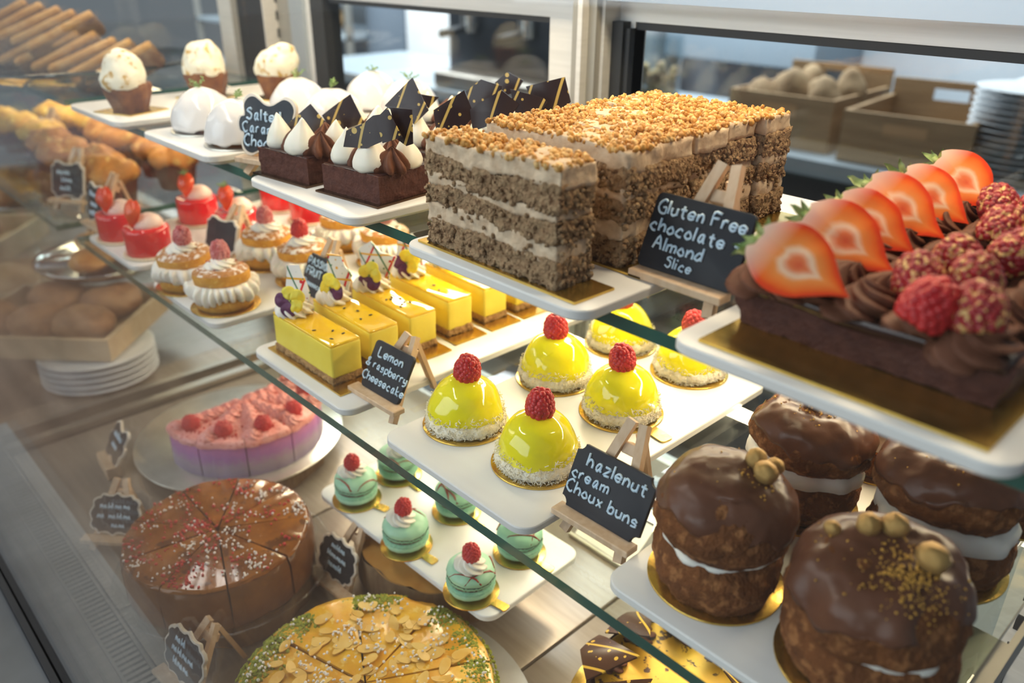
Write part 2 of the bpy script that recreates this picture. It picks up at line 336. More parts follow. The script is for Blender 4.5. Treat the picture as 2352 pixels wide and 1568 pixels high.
def tube(pts, r, n=6, flat=1, taper=None):
    P = [Vector(p) for p in pts]; vs = []; fs = []; N = len(P); pu = None
    for i, p in enumerate(P):
        t = (P[min(i+1, N-1)]-P[max(i-1, 0)])
        t = t.normalized() if t.length > 1e-9 else Vector((1, 0, 0))
        a = Vector((0, 0, 1)) if pu is None else pu
        if abs(t.dot(a)) > .98: a = Vector((0, 1, 0)) if abs(t.y) < .9 else Vector((1, 0, 0))
        u = (a-t*t.dot(a)).normalized(); w = t.cross(u); rr = r*(taper(i/(N-1)) if taper else 1)
        for j in range(n): b = 2*PI*j/n; vs.append(p+w*rr*math.cos(b)+u*rr*flat*math.sin(b))
    for i in range(N-1):
        for j in range(n): k = (j+1) % n; fs.append((i*n+j, i*n+k, i*n+n+k, i*n+n+j))
    fs += [tuple(range(n-1, -1, -1)), tuple((N-1)*n+j for j in range(n))]
    return vs, fs
def bar(a, b, wx, wy, up=(0, 0, 1)):
    """square rod between two points"""
    a, b = Vector(a), Vector(b); t = (b-a).normalized(); u = Vector(up); u = (u-t*t.dot(u))
    u = u.normalized() if u.length > 1e-6 else Vector((0, 1, 0)); w = t.cross(u); vs = []
    for p in (a, b):
        for sx, sy in ((-1, -1), (1, -1), (1, 1), (-1, 1)): vs.append(p+w*sx*wx/2+u*sy*wy/2)
    return vs, [(3, 2, 1, 0), (4, 5, 6, 7), (0, 1, 5, 4), (1, 2, 6, 5), (2, 3, 7, 6), (3, 0, 4, 7)]

# ---------------------------------------------------------------- handwriting
GL = dict(a='46 26 14 13 22 33 45 46|46 43 52', b='09 02|04 26 45 43 32 12 03', c='45 26 04 03 22 42', d='45 26 04 03 22 33 44|49 42', e='04 44 45 26 05 03 22 43',
 f='48 29 17 12|05 35', g='46 26 05 04 23 44|46 41 20 00', h='09 02|04 26 45 42', i='06 02|08 18', k='09 02|46 04 42', l='09 02', m='06 02|05 26 35 32|35 56 65 62', n='06 02|04 26 45 42',
 o='26 04 03 22 43 44 26', p='06 00|05 26 45 43 22 03', r='06 02|04 16 36', s='45 26 05 14 34 43 22 02', t='28 23 32 42|06 46', u='06 03 22 43|46 42', x='06 42|46 02', y='06 03 23 43|46 42 20 00', z='06 46 02 42',
 A='02 39 62|15 55', C='68 49 17 14 32 52 63', F='02 09 59|06 46', G='68 49 17 14 32 62 65 45', L='09 02 52', P='02 09 49 57 45 05', S='58 39 18 17 46 54 32 03', I='09 02', O='39 17 14 32 54 57 39',
 N='02 09 52 59', R='02 09 49 57 45 05|25 52', U='09 04 32 54 59', T='09 69|39 32', H='09 02|59 52|05 55', E='59 09 02 52|05 45', K='09 02|59 05 52')
GL['w'] = '06 12 25 32 46'; GL['t'] = '28 23 32 42|06 46'
GL['~'] = '02 06 23 26 42 45 62 66 82'; GL['^'] = '08 02 25 42 48 62'
GL['&'] = '62 27 28 49 47 14 03 22 52 65'; GL['+'] = '37 33|15 55'
def write_line(mb, s, x, y, h, r, slope=0, jit=0.0, seed=1):
    """adds strokes in the XZ plane, text starting at x on baseline y; returns end x"""
    rn = random.Random(seed); u = h/7.0
    for ch in s:
        if ch == ' ': x += 3.2*u; continue
        g = GL[ch]; wmax = max(int(p[0]) for st in g.split('|') for p in st.split())
        for st in g.split('|'):
            pts = [(x+int(p[0])*u*.86+rn.uniform(-jit, jit)*u, 0, y+slope*(x+int(p[0])*u)+(int(p[1])-2)*u+rn.uniform(-jit, jit)*u) for p in st.split()]
            mb.add(tube(smooth_path(pts, 3), r, 5))
        x += (wmax*.86+2.0)*u
    return x
def text_width(s, h):
    u = h/7.0; return sum(3.2*u if c == ' ' else (max(int(p[0]) for st in GL[c].split('|') for p in st.split())*.86+2.0)*u for c in s)-2*u
def board_outline(kind, w, h):
    if kind == 'round': return rrect(w, h, .004)
    if kind == 'notch':     # concave scooped corners
        r = .0055; o = []
        for cx, cy, a in ((w/2, h/2, 1.5*PI), (-w/2, h/2, 0), (-w/2, -h/2, PI/2), (w/2, -h/2, PI)):
            for i in range(6): b = a-PI/2*i/5; o.append((cx+r*math.cos(b), cy+r*math.sin(b)))
        return o
    # ornate plaque: points at the middle of each side, scooped shoulders
    q = [(.5, .0), (.47, .10), (.44, .17), (.46, .27), (.40, .36), (.33, .38), (.28, .46), (.18, .43), (.08, .44), (0, .50)]
    if kind == 'wave': q = [(.5, .0), (.47, .12), (.40, .16), (.42, .34), (.36, .46), (.26, .50), (.16, .44), (.08, .38), (0, .36)]
    if kind == 'frame': q = [(.5, .0), (.49, .2), (.5, .34), (.44, .38), (.41, .42), (.36, .50), (.24, .49), (.14, .44), (0, .43)]
    o = [(x*w, y*h) for x, y in q]; o += [(-x, y) for x, y in reversed(o[:-1])]; o += [(x, -y) for x, y in reversed(o[1:-1])]
    # order: right -> top -> left -> bottom
    return [tuple(p)[:2] for p in smooth_path([(a, b, 0) for a, b in o]+[(o[0][0], o[0][1], 0)], 3)][:-1]
def sign(loc, rz, w, h, kind, lines, label, lean=.55, legh=.078, stand='easel', rim=True, zl=0, roll=0.0):
    t = thing('easel_sign' if stand == 'easel' else 'block_sign', label, 'sign', loc, rz, 'little chalkboard signs in the pastry case')
    zb, yb = (.017+zl, -.010+zl*.35) if stand == 'easel' else (.012, 0)
    B = T(0, yb, zb, -lean, roll, 0)              # board frame: XZ plane, leaning back
    out = board_outline(kind, w, h); R90 = Matrix.Rotation(PI/2, 4, 'X')
    mb = MB(); mb.add(prism(out, -.0035, 0, .0004), 0, T(0, 0, h/2) @ R90)
    b = obj('chalkboard', build('chalkboard', mb, rimwood if rim else slate, smooth=.6), t, B)
    sc = .92 if rim else 1.0
    if rim:
        mb = MB(); mb.add(prism([(x*sc, y*(sc-.02)) for x, y in out], 0, .0006), 0, T(0, 0, h/2) @ R90)
        obj('writing_panel', build('writing_panel', mb, slate, smooth=.6), b)
    mb = MB(); n = len(lines); 
    for i, ln in enumerate(lines):
        s, hh, dx, dy, sl = ln; sw = text_width(s, hh); write_line(mb, s, dx*w-sw/2, h/2+dy*h-hh*.36, hh, hh*.105, sl, .18, i+3)
    if mb.v: obj('lettering', build('lettering', mb, chalk, smooth='all'), b, T(0, -.0013 if rim else -.0006, 0))
    if stand == 'easel':
        topz = legh; 
        for sx in (-1, 1):
            mb = MB(); mb.add(bar((sx*.024, -.014, 0), (sx*.005, .030, topz), .007, .005, (0, -1, 0))); obj('leg', build('leg', mb, wood, smooth=False), t)
        mb = MB(); mb.add(bar((0, .052, 0), (0, .0335, topz*.86), .007, .004, (0, 1, 0))); obj('rear_leg', build('rear_leg', mb, wood, smooth=False), t)
        mb = MB(); mb.add(rbox(.066, .012, .005, .0006, 1), 0, T(0, -.013+zl*.45, .0115+zl)); obj('ledge', build('ledge', mb, wood, smooth=False), t)
        mb = MB(); mb.add(rbox(.012, .010, .008, .0006, 1), 0, T(0, .024, topz*.70, -.5)); obj('hinge_block', build('hinge_block', mb, wood, smooth=False), t)
    else:
        mb = MB(); mb.add(rbox(.05, .018, .016, .001, 1)); obj('wooden_base', build('wooden_base', mb, wood, smooth=False), t)
    return t

# ---------------------------------------------------------------- shared little pieces
def raspberry_mesh(m, seed=0, r=.0105, h=.022):
    def f():
        rn = random.Random(seed); mb = MB(); rows = 9
        for i in range(rows):
            v = (i+.35)/rows; z = h*(.08+.86*v); R = r*math.sqrt(max(.02, 1-(max(0, v-.25)/.80)**2))*.83; R *= (.86+.14*min(1, v*5))
            n = max(1, round(2*PI*R/(r*.375)))
            for k in range(n):
                a = 2*PI*(k+.5*(i % 2))/n+rn.uniform(-.1, .1); q = r*.265*rn.uniform(.95, 1.1)
                mb.add(ico(q, 1 if r < .009 else 2), 0, T(R*math.cos(a), R*math.sin(a), z+rn.uniform(-.0006, .0006)))
        mb.add(ico(r*.34, 2), 0, T(0, 0, h*.93)); mb.add(ico(r*.93, 3, (1, 1, h/r*.50)), 0, T(0, 0, h*.47))
        return build('raspberry', mb, m, smooth='all')
    return cached(('rasp', m.name, seed, r, h), f)
def swirl_prof(r, h, tip=.1): return [(0, 0), (r*.9, 0), (r, h*.12), (r*.97, h*.28), (r*.82, h*.45), (r*.60, h*.62), (r*.38, h*.78), (r*.18, h*.91), (0, h)]
def rosette_mesh(m, r, h, lobes=8, depth=.16, twist=2.2, seed=0, name='rosette', dense=10):
    def f():
        P = []; q = swirl_prof(r, h)
        for (r0, z0), (r1, z1) in zip(q, q[1:]):
            for k in range(3): P.append((r0+(r1-r0)*k/3, z0+(z1-z0)*k/3))
        P.append(q[-1])
        def mod(a, rr, z):
            s = math.sin(lobes*(a+twist*z/h+.15*math.sin(a+seed))); s = math.copysign(abs(s)**.6, s)
            return rr*(1+depth*s)*(1+.06*math.sin(a*2+seed)), z+.02*h*math.sin(a+seed)
        mb = MB(); mb.add(lathe(P, lobes*dense, mod)); return build(name, mb, m, disp=(h*.05, 120, seed+1), smooth='all')
    return cached(('ros', m.name, r, h, lobes, depth, twist, seed), f)
def kiss_mesh(m, r, h, seed=0):
    def f():
        q = [(0, 0), (r*.86, 0), (r, h*.10), (r*1.0, h*.22), (r*.90, h*.36), (r*.74, h*.50), (r*.56, h*.63), (r*.40, h*.74), (r*.26, h*.84), (r*.13, h*.93), (0, h)]
        dx = random.Random(seed).uniform(-.25, .25)*r
        mb = MB(); mb.add(lathe(q, 36)); mb.v = [(x+dx*(z/h)**3, y, z) for x, y, z in mb.v]
        return build('cream_kiss', mb, m, disp=[(r*.06, 90, seed), (r*.02, 300, seed+2)], smooth='all')
    return cached(('kiss', m.name, r, h, seed), f)
def disc_board(t, r, tab=True, tab_a=0.0, m=None, th=.0016):
    def f():
        o = []
        n = 56
        for i in range(n):
            a = 2*PI*i/n
            o.append((r*math.cos(a), r*math.sin(a)))
        mb = MB(); mb.add(prism(o, 0, th, .0003))
        if tab: mb.add(prism([(p[0]+r*1.22, p[1]) for p in rrect(r*.72, r*.34, r*.08, 3)], .0001, th*.95))
        return build('cake_board', mb, m or gold, smooth=.6)
    return obj('cake_board', cached(('disc', r, tab, (m or gold).name), f), t, T(rz=tab_a))
def sq_board(t, sx, sy, M=None, m=None, th=.0016):
    def f(): mb = MB(); mb.add(rbox(sx, sy, th, 0)); return build('cake_board', mb, m or gold, smooth=False)
    return obj('cake_board', cached(('sqb', sx, sy, (m or gold).name), f), t, M)
def crumbs_mesh(name, pts, m, r0, r1, seed, sub=1):
    rn = random.Random(seed); mb = MB()
    for p in pts: mb.add(ico(rn.uniform(r0, r1), sub, (1, rn.uniform(.6, 1), rn.uniform(.5, .9))), 0, T(p[0], p[1], p[2], rn.uniform(0, 3), rn.uniform(0, 3), rn.uniform(0, 3)))
    return build(name, mb, m, smooth='all')
def stuffpart(o): o['kind'] = 'stuff'; return o
def strawberry_half(parent, M, L=.042, Wd=.034, seed=0, leaf=True, name='strawberry_half'):
    """cut face in local XZ plane facing -Y, tip at -Z, stalk at +Z"""
    def f():
        n = 44; k = 8; out = []
        for i in range(n):
            a = 2*PI*i/n; c, s = math.cos(a), math.sin(a)
            z = L*.5*s; tt = (s+1)/2
            w = Wd*.5*(math.sin(min(1, tt*1.02)*PI*.62+.12)**.9)*(.35+.65*min(1, tt*2.6)**.6) if True else 0
            x = w*math.copysign(abs(c)**.8, c); out.append((x, z-(.06*L if abs(c) < .2 and s > 0 else 0)))
        vs = []; fs = []; rad = []; lon = []; mi = []
        for layer in (0, 1):
            for j in range(k+1):
                q = j/k
                for (x, z) in out:
                    y = 0 if layer == 0 else Wd*.40*math.sqrt(max(0, 1-q*q))
                    vs.append((x*q, y, z*q)); rad.append(q); lon.append((z*q/L)+.5)
        for layer in (0, 1):
            b = layer*(k+1)*n
            for j in range(k):
                for i in range(n):
                    fs.append((b+j*n+i, b+j*n+(i+1) % n, b+(j+1)*n+(i+1) % n, b+(j+1)*n+i)); mi.append(layer)
        mb = MB(); mb.v = vs; mb.f = fs; mb.mi = mi
        me = bpy.data.meshes.new('strawberry_half'); me.from_pydata(vs, [], fs); me.materials.append(straw_face); me.materials.append(straw_skin)
        me.polygons.foreach_set('material_index', mi); me.polygons.foreach_set('use_smooth', [True]*len(mi))
        for nm, dat in (('rad', rad), ('lon', lon)):
            at = me.attributes.new(nm, 'FLOAT', 'POINT'); at.data.foreach_set('value', dat)
        bm = bmesh.new(); bm.from_mesh(me); bmesh.ops.remove_doubles(bm, verts=bm.verts, dist=1e-6); bmesh.ops.recalc_face_normals(bm, faces=bm.faces)
        for v in bm.verts: v.co += v.normal*(.0009*noise.noise(v.co*90+Vector((seed*3, 0, 0))))
        bm.to_mesh(me); bm.free(); me.set_sharp_from_angle(angle=.9); return me
    s = obj(name, cached(('straw', L, Wd, seed), f), parent, M)
    if leaf:
        def g():
            rn = random.Random(seed+5); mb = MB()
            for i in range(5):
                a = -1.25+i*.6+rn.uniform(-.15, .15); l = L*rn.uniform(.20, .31); w = l*.30; vs = []; fs = []
                for j in range(6):
                    q = j/5; ww = w*math.sin(PI*(.12+.88*q))*(1 if q < 1 else 0); y = .002+l*.5*q*q*rn.uniform(-.5, .9)*.5
                    for sx in (-1, 0, 1): vs.append((sx*ww*.5, y+(.0009 if sx == 0 else 0), l*q))
                for j in range(5):
                    for e in (0, 1): fs.append((j*3+e, j*3+e+1, j*3+e+4, j*3+e+3))
                k = len(vs); vs += [(x, y+.0007, z) for x, y, z in vs]; fs += [tuple(reversed([q+k for q in f])) for f in fs]
                mb.add((vs, fs), 0, T(0, .001, L*.40, rn.uniform(-.4, .4), a*.9, 0))
            mb.add(tube([(0, .003, L*.40), (.001, .004, L*.5)], .0022, 6)); return build('calyx', mb, leaf_m, smooth='all')
        obj('calyx', cached(('calyx', L, seed), g), s)
    return s
def face_frame(c, n, tip, sc=1):
    """frame whose -Y looks along n and whose -Z points to the tip"""
    n = Vector(n).normalized(); z = -Vector(tip); z = (z-n*z.dot(n)).normalized(); y = -n; x = y.cross(z)
    M = Matrix((x, y, z)).transposed().to_4x4(); M.translation = c; return M
def shard(parent, M, pts, m, curve=.0, th=.0013, name='chocolate_shard'):
    """thin curved sheet in the local XZ plane"""
    key = ('shard', tuple(pts), m.name, curve)
    def f():
        bm = bmesh.new(); vs = [bm.verts.new((x, 0, z)) for x, z in pts]; bm.faces.new(vs)
        bmesh.ops.triangulate(bm, faces=bm.faces[:]); bmesh.ops.subdivide_edges(bm, edges=bm.edges[:], cuts=5, use_grid_fill=True)
        ex = bmesh.ops.extrude_face_region(bm, geom=bm.faces[:])
        for v in ex['geom']:
            if isinstance(v, bmesh.types.BMVert): v.co.y += th
        for v in bm.verts: v.co.y += curve*(v.co.x**2)*25+curve*v.co.z*v.co.x*6
        mb = MB(); a, b = bm_lists(bm); mb.add((a, b)); return build(name, mb, m, smooth=.6)
    return obj(name, cached(key, f), parent, M)

# ---------------------------------------------------------------- setting
ZD, ZM, ZT = 0.90, 1.15, 1.32          # deck, tray tops of the middle and upper shelf
GM, GT = ZM-.0115, ZT-.0115            # glass tops
def bxm(name, mats, *boxes, smooth=False):
    mb = MB()
    for b in boxes: mb.add(box(*b[:6]), b[6] if len(b) > 6 else 0)
    return build(name, mb, mats, smooth=smooth)
floor_m = mat('brown_board_floor', (.19, .125, .085), (.12, .075, .05), 5, rough=.55, stretch=(.4, 3, 1), c3=(.26, .18, .12), s3=3)
kfloor_m = mat('kitchen_floor_grey', (.13, .13, .135), (.10, .10, .105), 6, rough=.5)
pave_m = mat('pale_paving', (.62, .58, .53), (.52, .49, .46), 2, rough=.8)
wall_m = mat('kitchen_wall_white', (.50, .56, .62), (.44, .50, .56), 3, rough=.6)
struct('floor', bxm('floor', floor_m, (-7, 3, -5.5, .8, -.1, 0)), 'brown boarded cafe floor in front of the pastry case')
struct('floor_kitchen', bxm('floor_kitchen', kfloor_m, (-9, 3, .8, 4.2, -.1, 0)), 'grey kitchen floor behind the counter')
struct('floor_street', bxm('floor_street', pave_m, (-20, 14, -22, -5.5, -.1, 0)), 'pale sunlit pavement outside the shopfront')
struct('wall_back', bxm('wall_back', wall_m, (-9, 2, 4.2, 4.3, 0, 3)), 'pale kitchen wall at the back')
struct('wall_street', bxm('wall_street', pave_m, (-20, 14, -22.3, -22, 0, 5)), 'pale building front across the street')

# ---------------------------------------------------------------- pastry case
case = thing('display_case', 'stainless pastry display case with front glass and sliding back doors, holding the cakes', 'display case', (0, 0, 0))
obj('front_glass', bxm('front_glass', glass_front, (-1.205, .10, .069, .075, .892, 1.72)), case)
obj('end_glass', bxm('end_glass', glass_front, (-1.225, -1.220, .10, .605, .92, 1.70)), case)
obj('base', bxm('base', [steel, gasket, mat('outer_ledge_steel', (.22, .235, .25), (.18, .19, .20), 12, rough=.4, metal=.6)], (-1.205, .10, .076, .110, .55, .893, 0), (-1.205, .10, .062, .068, .55, .898, 1), (-1.205, .10, -.02, .0615, .45, .893, 2), (-1.205, .10, .0755, .0785, .893, .899, 1), (-1.205, .10, .0865, .0885, .893, .8945, 0), (-1.205, .10, .098, .1005, .893, .895, 0), (-1.205, .10, .11, .66, .50, .885, 0)), case, label='stainless steel channel along the foot of the front glass')
mb = MB(); k = 0; x = -1.20
while x < .05: mb.add(box(x, x+.0042, .112, .134, .893, .8985)); x += .0075
mb.add(box(-1.205, .06, .1345, .1375, .885, .9005)); mb.add(box(-1.205, .06, .110, .1125, .885, .8985)); mb.add(box(-1.205, .06, .110, .136, .880, .893))
obj('vent_grille', build('vent_grille', mb, steel, smooth=False), case)
for x0, x1 in ((-1.092, -.7185), (-.7155, -.3895), (-.3865, -.060)):
    mb = MB(); mb.add(rbox(x1-x0, .50, .012, .0015, 2), 0, T((x0+x1)/2, .389, ZD-.012)); obj('deck_plate', build('deck_plate', mb, deck_m, smooth=.6), case)
obj('divider_lip', bxm('divider_lip', steel, (-1.112, -1.096, .137, .64, .885, .909), (-1.140, -1.128, .137, .64, .885, .915), (-1.128, -1.112, .137, .64, .885, .900)), case)
# back frames and sliding doors
obj('header_rail', bxm('header_rail', [alu, alu_blue], (-1.06, .25, .640, .70, 1.478, 1.62, 0), (-1.06, .25, .655, .70, 1.456, 1.478, 1), (-1.06, .25, .63, .66, 1.60, 1.66, 0)), case)
obj('corner_post', bxm('corner_post', [alu_dark, alu_blue, alu], (-1.218, -1.172, .655, .69, .90, 1.66, 0), (-1.172, -1.134, .650, .69, .90, 1.66, 1), (-1.134, -1.120, .656, .69, .90, 1.66, 2), (-1.2205, -1.2175, .632, .662, .90, 1.66, 2)), case)
sl = MB()
for i in range(24): sl.add(box(-1.2172, -1.2166, .652, .657, 1.05+i*.025, 1.063+i*.025))
obj('slotted_upright', build('slotted_upright', sl, gasket, smooth=False), case)
d1 = obj('sliding_door', bxm('sliding_door', [alu, gasket], (-1.085, -.600, .662, .680, 1.436, 1.477, 0), (-.643, -.600, .6615, .680, .94, 1.436, 0), (-1.12, -1.085, .655, .682, .90, 1.477, 1), (-1.085, -.643, .664, .68, 1.430, 1.436, 1), (-1.085, -.643, .662, .68, .925, .955, 0), (-.6455, -.643, .664, .68, .955, 1.43, 1)), case)
obj('door_pane', bxm('door_pane', glass_front, (-1.085, -.6455, .669, .674, .955, 1.43)), d1)
obj('door_post', bxm('door_post', [alu_dark, alu, gasket], (-.600, -.586, .650, .69, .90, 1.478, 0), (-.586, -.580, .642, .69, .90, 1.478, 1), (-.580, -.570, .652, .69, .90, 1.478, 0), (-.566, -.552, .672, .70, .90, 1.436, 2), (-.570, -.566, .66, .70, .90, 1.478, 1), (-.552, -.546, .676, .70, .90, 1.430, 2)), case)
d2 = obj('sliding_door', bxm('sliding_door', [alu, gasket], (-.566, .25, .684, .702, 1.436, 1.456, 0), (-.546, .25, .686, .702, 1.4285, 1.436, 1), (-.546, .25, .684, .702, .925, .955, 0), (-.566, -.546, .684, .702, .925, 1.436, 0)), case)
obj('door_pane', bxm('door_pane', glass_front, (-.546, .25, .692, .697, .955, 1.4285)), d2)
# right end panel, slotted upright, shelf bracket
ep = obj('rear_panel', bxm('rear_panel', alu_blue, (-.16, .25, .650, .660, .905, 1.10)), case, label='cool grey metal panel low at the right rear of the case')
obj('slotted_upright', bxm('slotted_upright', [alu, gasket], (-.090, -.058, .640, .650, .905, 1.10, 0), *[(-.0785, -.0725, .6385, .6402, .915+i*.030, .930+i*.030, 1) for i in range(6)]), ep)
obj('shelf_bracket', bxm('shelf_bracket', alu_dark, (-.083, -.056, .35, .462, GM-.016, GM-.0086), (-.056, -.052, .35, .64, GM-.030, GM-.0086)), case, label='dark steel bracket under the right end of the middle shelf')
obj('led_strip', bxm('led_strip', alu, (-1.2, -.04, .545, .575, 1.668, 1.69)), case)
# glass shelves: green polished edges
def shelf(name, x0, x1, y0, y1, z, label):
    mb = MB(); th = .0085; mb.add(([(x0, y0, z), (x1, y0, z), (x1, y1, z), (x0, y1, z)], [(0, 1, 2, 3)])); mb.add(([(x0, y0, z-th), (x1, y0, z-th), (x1, y1, z-th), (x0, y1, z-th)], [(0, 3, 2, 1)]))
    mb.add(box(x0, x1, y0, y1, z-th, z)); mb.f = mb.f[:2]+mb.f[4:]; mb.mi = [0, 0]+[1]*4
    me = bpy.data.meshes.new(name); me.from_pydata(mb.v, [], mb.f); me.materials.append(glass_shelf_m); me.materials.append(glass_edge); me.polygons.foreach_set('material_index', mb.mi); me.update()
    return thing(name, label, 'shelf', me=me)
shelf('glass_shelf', -1.190, -.060, .299, .640, GM, 'middle glass shelf with dark green front edge under the lemon and choux trays')
shelf('glass_shelf', -1.185, -.052, .343, .640, GT, 'upper glass shelf under the walnut slice and gateau trays')

# ---------------------------------------------------------------- serving trays
def tray_mesh(sx, sy):
    def f():
        mb = MB(); mb.add(prism(rrect(sx, sy, .014, 6), -.0070, 0, .0012)); mb.add(prism(rrect(sx-.022, sy-.022, .008, 4), -.0115, -.0068)); return build('serving_tray', mb, white_mel, smooth=.5)
    return cached(('tray', sx, sy), f)
TG = 'white trays on the glass shelves'
for x0, y0, z, lab in (
    (-1.155, .316, ZT, 'white tray on the upper shelf under the muffins with toasted meringue'),
    (-.925, .319, ZT, 'white tray on the upper shelf under the white glazed domes'),
    (-.667, .311, ZT, 'white tray on the upper shelf under the chocolate slices with splattered shards'),
    (-.436, .308, ZT, 'white tray on the upper shelf under the row of walnut cake slices'),
    (-.221, .319, ZT, 'white tray on the upper shelf under the strawberry chocolate gateau'),
    (-1.151, .302, ZM, 'white tray on the middle shelf under the red glazed cakes'),
    (-.927, .299, ZM, 'white tray on the middle shelf under the cream filled sponges'),
    (-.687, .302, ZM, 'white tray on the middle shelf under the yellow passion fruit bars'),
    (-.473, .304, ZM, 'white tray on the middle shelf under the yellow lemon domes'),
    (-.244, .309, ZM, 'white tray on the middle shelf under the chocolate choux buns')):
    thing('serving_tray', lab, 'tray', (x0+.083, y0+.1535, z), 0, TG, me=tray_mesh(.166, .307))

# ---------------------------------------------------------------- lemon raspberry domes
def fuzz(name, m, n, fn, l0, l1, seed, r=.0003):
    rn = random.Random(seed); mb = MB()
    for i in range(n):
        p = Vector(fn(rn)); d = Vector((rn.uniform(-1, 1), rn.uniform(-1, 1), rn.uniform(-.5, 1))).normalized()*rn.uniform(l0, l1)
        a = p-d*.5; b = p+d*.5; w = d.cross(Vector((.3, .5, .8))).normalized()*r; u = d.cross(w).normalized()*r
        mb.add(([a+w, a-w*.5+u, a-w*.5-u, b+w, b-w*.5+u, b-w*.5-u], [(0, 1, 4, 3), (1, 2, 5, 4), (2, 0, 3, 5), (0, 2, 1), (3, 4, 5)]))
    return build(name, mb, m, smooth=False)
def lemon_dome(x, y, label, seed, tab=True, ta=.25):
    t = thing('lemon_dome_cake', label, 'cake', (x, y, ZM), seed*.9, 'yellow lemon domes on the middle shelf')
    disc_board(t, .0355, tab, ta-seed*.9)
    def dome():
        P = [(0, .006), (.026, .0062)]+[(.0308*math.cos(a)**.86 if a < 1.5 else 0, .0095+.0345*math.sin(a)) for a in [PI/2*i/22 for i in range(23)]]
        def mod(a, r, z): # ripple folds of poured glaze
            q = 1+.012*math.sin(3*a+z*160+seed)+.010*math.sin(2*a-z*90+seed*2); return r*q, z
        mb = MB(); mb.add(lathe(P, 64, mod)); return build('glaze_dome', mb, lemon_m, disp=[(.0012, 45, seed), (.0007, 110, seed+4)], smooth='all')
    obj('glaze_dome', cached(('ld', seed), dome), t)
    def crust():
        mb = MB(); mb.add(lathe([(0, .0016), (.028, .0017), (.0312, .003), (.0325, .007), (.0322, .010), (.0308, .0125), (.029, .013), (0, .013)], 72)); return build('coconut_base', mb, coco_m, disp=[(.0022, 220, seed), (.0012, 600, seed+2)], smooth='all')
    c = obj('coconut_base', cached(('lc', seed % 3), crust), t)
    def fz():
        def fn(rn):
            a = rn.uniform(0, 2*PI); z = .003+.0165*rn.random()**1.7+.002*math.sin(3*a); r = .0325 if z < .011 else .0315-.05*(z-.011); return (r*math.cos(a), r*math.sin(a), z)
        return fuzz('coconut_shreds', coco_m, 900, fn, .0012, .0040, seed, .00028)
    stuffpart(obj('coconut_shreds', cached(('lf', seed % 3), fz), c))
    obj('raspberry', raspberry_mesh(rasp_m, seed % 3, .0105, .0205), t, T(.001, 0, .0412, .12*math.sin(seed), .1*math.cos(seed), seed))
lemon_dome(-.440, .366, 'yellow lemon dome at the front left of its tray, right of the lemon sign', 1, True, 2.6)
lemon_dome(-.360, .369, 'yellow lemon dome at the front of its tray, partly behind the hazelnut sign', 2, False)
lemon_dome(-.445, .476, 'yellow lemon dome in the second row left, beside the passion bars', 3, False)
lemon_dome(-.366, .474, 'yellow lemon dome in the second row, gold card tab sticking out to the right', 4, True, -.15)
lemon_dome(-.450, .574, 'yellow lemon dome at the back left of its tray, under the upper shelf', 5, False)
lemon_dome(-.370, .576, 'yellow lemon dome at the back right of its tray, half hidden under the gateau tray', 6, False)

# ---------------------------------------------------------------- passion fruit bars
def pansy(parent, M, seed):
    f = obj('pansy_flower', cached(('pf', 0), lambda: build('pansy_flower', MB().add(ico(.0012, 2)), leaf_m)), parent, M)
    def petal(w, l):
        n, k = 20, 4; vs = [(0, -.0015, l*.55)]; fs = []
        for j in range(1, k+1):
            for i in range(n):
                a = 2*PI*i/n; q = j/k; x = w*.5*math.sin(a)*q; z = l*.5-l*.5*math.cos(a)*q+l*.05*q
                x *= .62+.38*min(1, max(0, z/(l*.6))); vs.append((x, -.0008+.0009*q*q+.0007*math.sin(3*a)*q, z))
        for i in range(n): fs.append((0, 1+i, 1+(i+1) % n))
        for j in range(k-1):
            for i in range(n): b = 1+j*n; fs.append((b+i, b+n+i, b+n+(i+1) % n, b+(i+1) % n))
        m = len(vs); vs += [(x, y+.0004, z) for x, y, z in vs]; fs += [tuple(q+m for q in reversed(fc)) for fc in fs]
        for i in range(n): b = 1+(k-1)*n; fs.append((b+i, b+i+m, b+(i+1) % n+m, b+(i+1) % n))
        return vs, fs
    for i, (a, m, w, l) in enumerate(((.15, pansy_y, .0150, .0140), (1.35, pansy_y, .0140, .0130), (-1.15, pansy_y, .0140, .0130), (2.45, pansy_p, .0155, .0155), (-2.55, pansy_p, .0155, .0150))):
        mb = MB(); mb.add(petal(w, l)); me = cached(('petal', m.name, w), lambda: build('petal', mb, m, smooth='all'))
        obj('petal', me, f, T(0, .0005*i, 0, .14*((i % 2)*2-1), a, 0))
    return f
SH = {1: ((-.011, 0), (.011, 0), (.012, .012), (.002, .033), (-.009, .031)), 2: ((-.012, 0), (.011, 0), (.015, .018), (.008, .024), (.004, .032), (-.009, .031), (-.008, .016)), 3: ((-.012, 0), (.012, .004), (.019, .025), (.004, .026), (-.006, .034), (-.017, .026)), 4: ((-.014, 0), (.012, 0), (.013, .02), (.0, .031), (-.013, .024))}
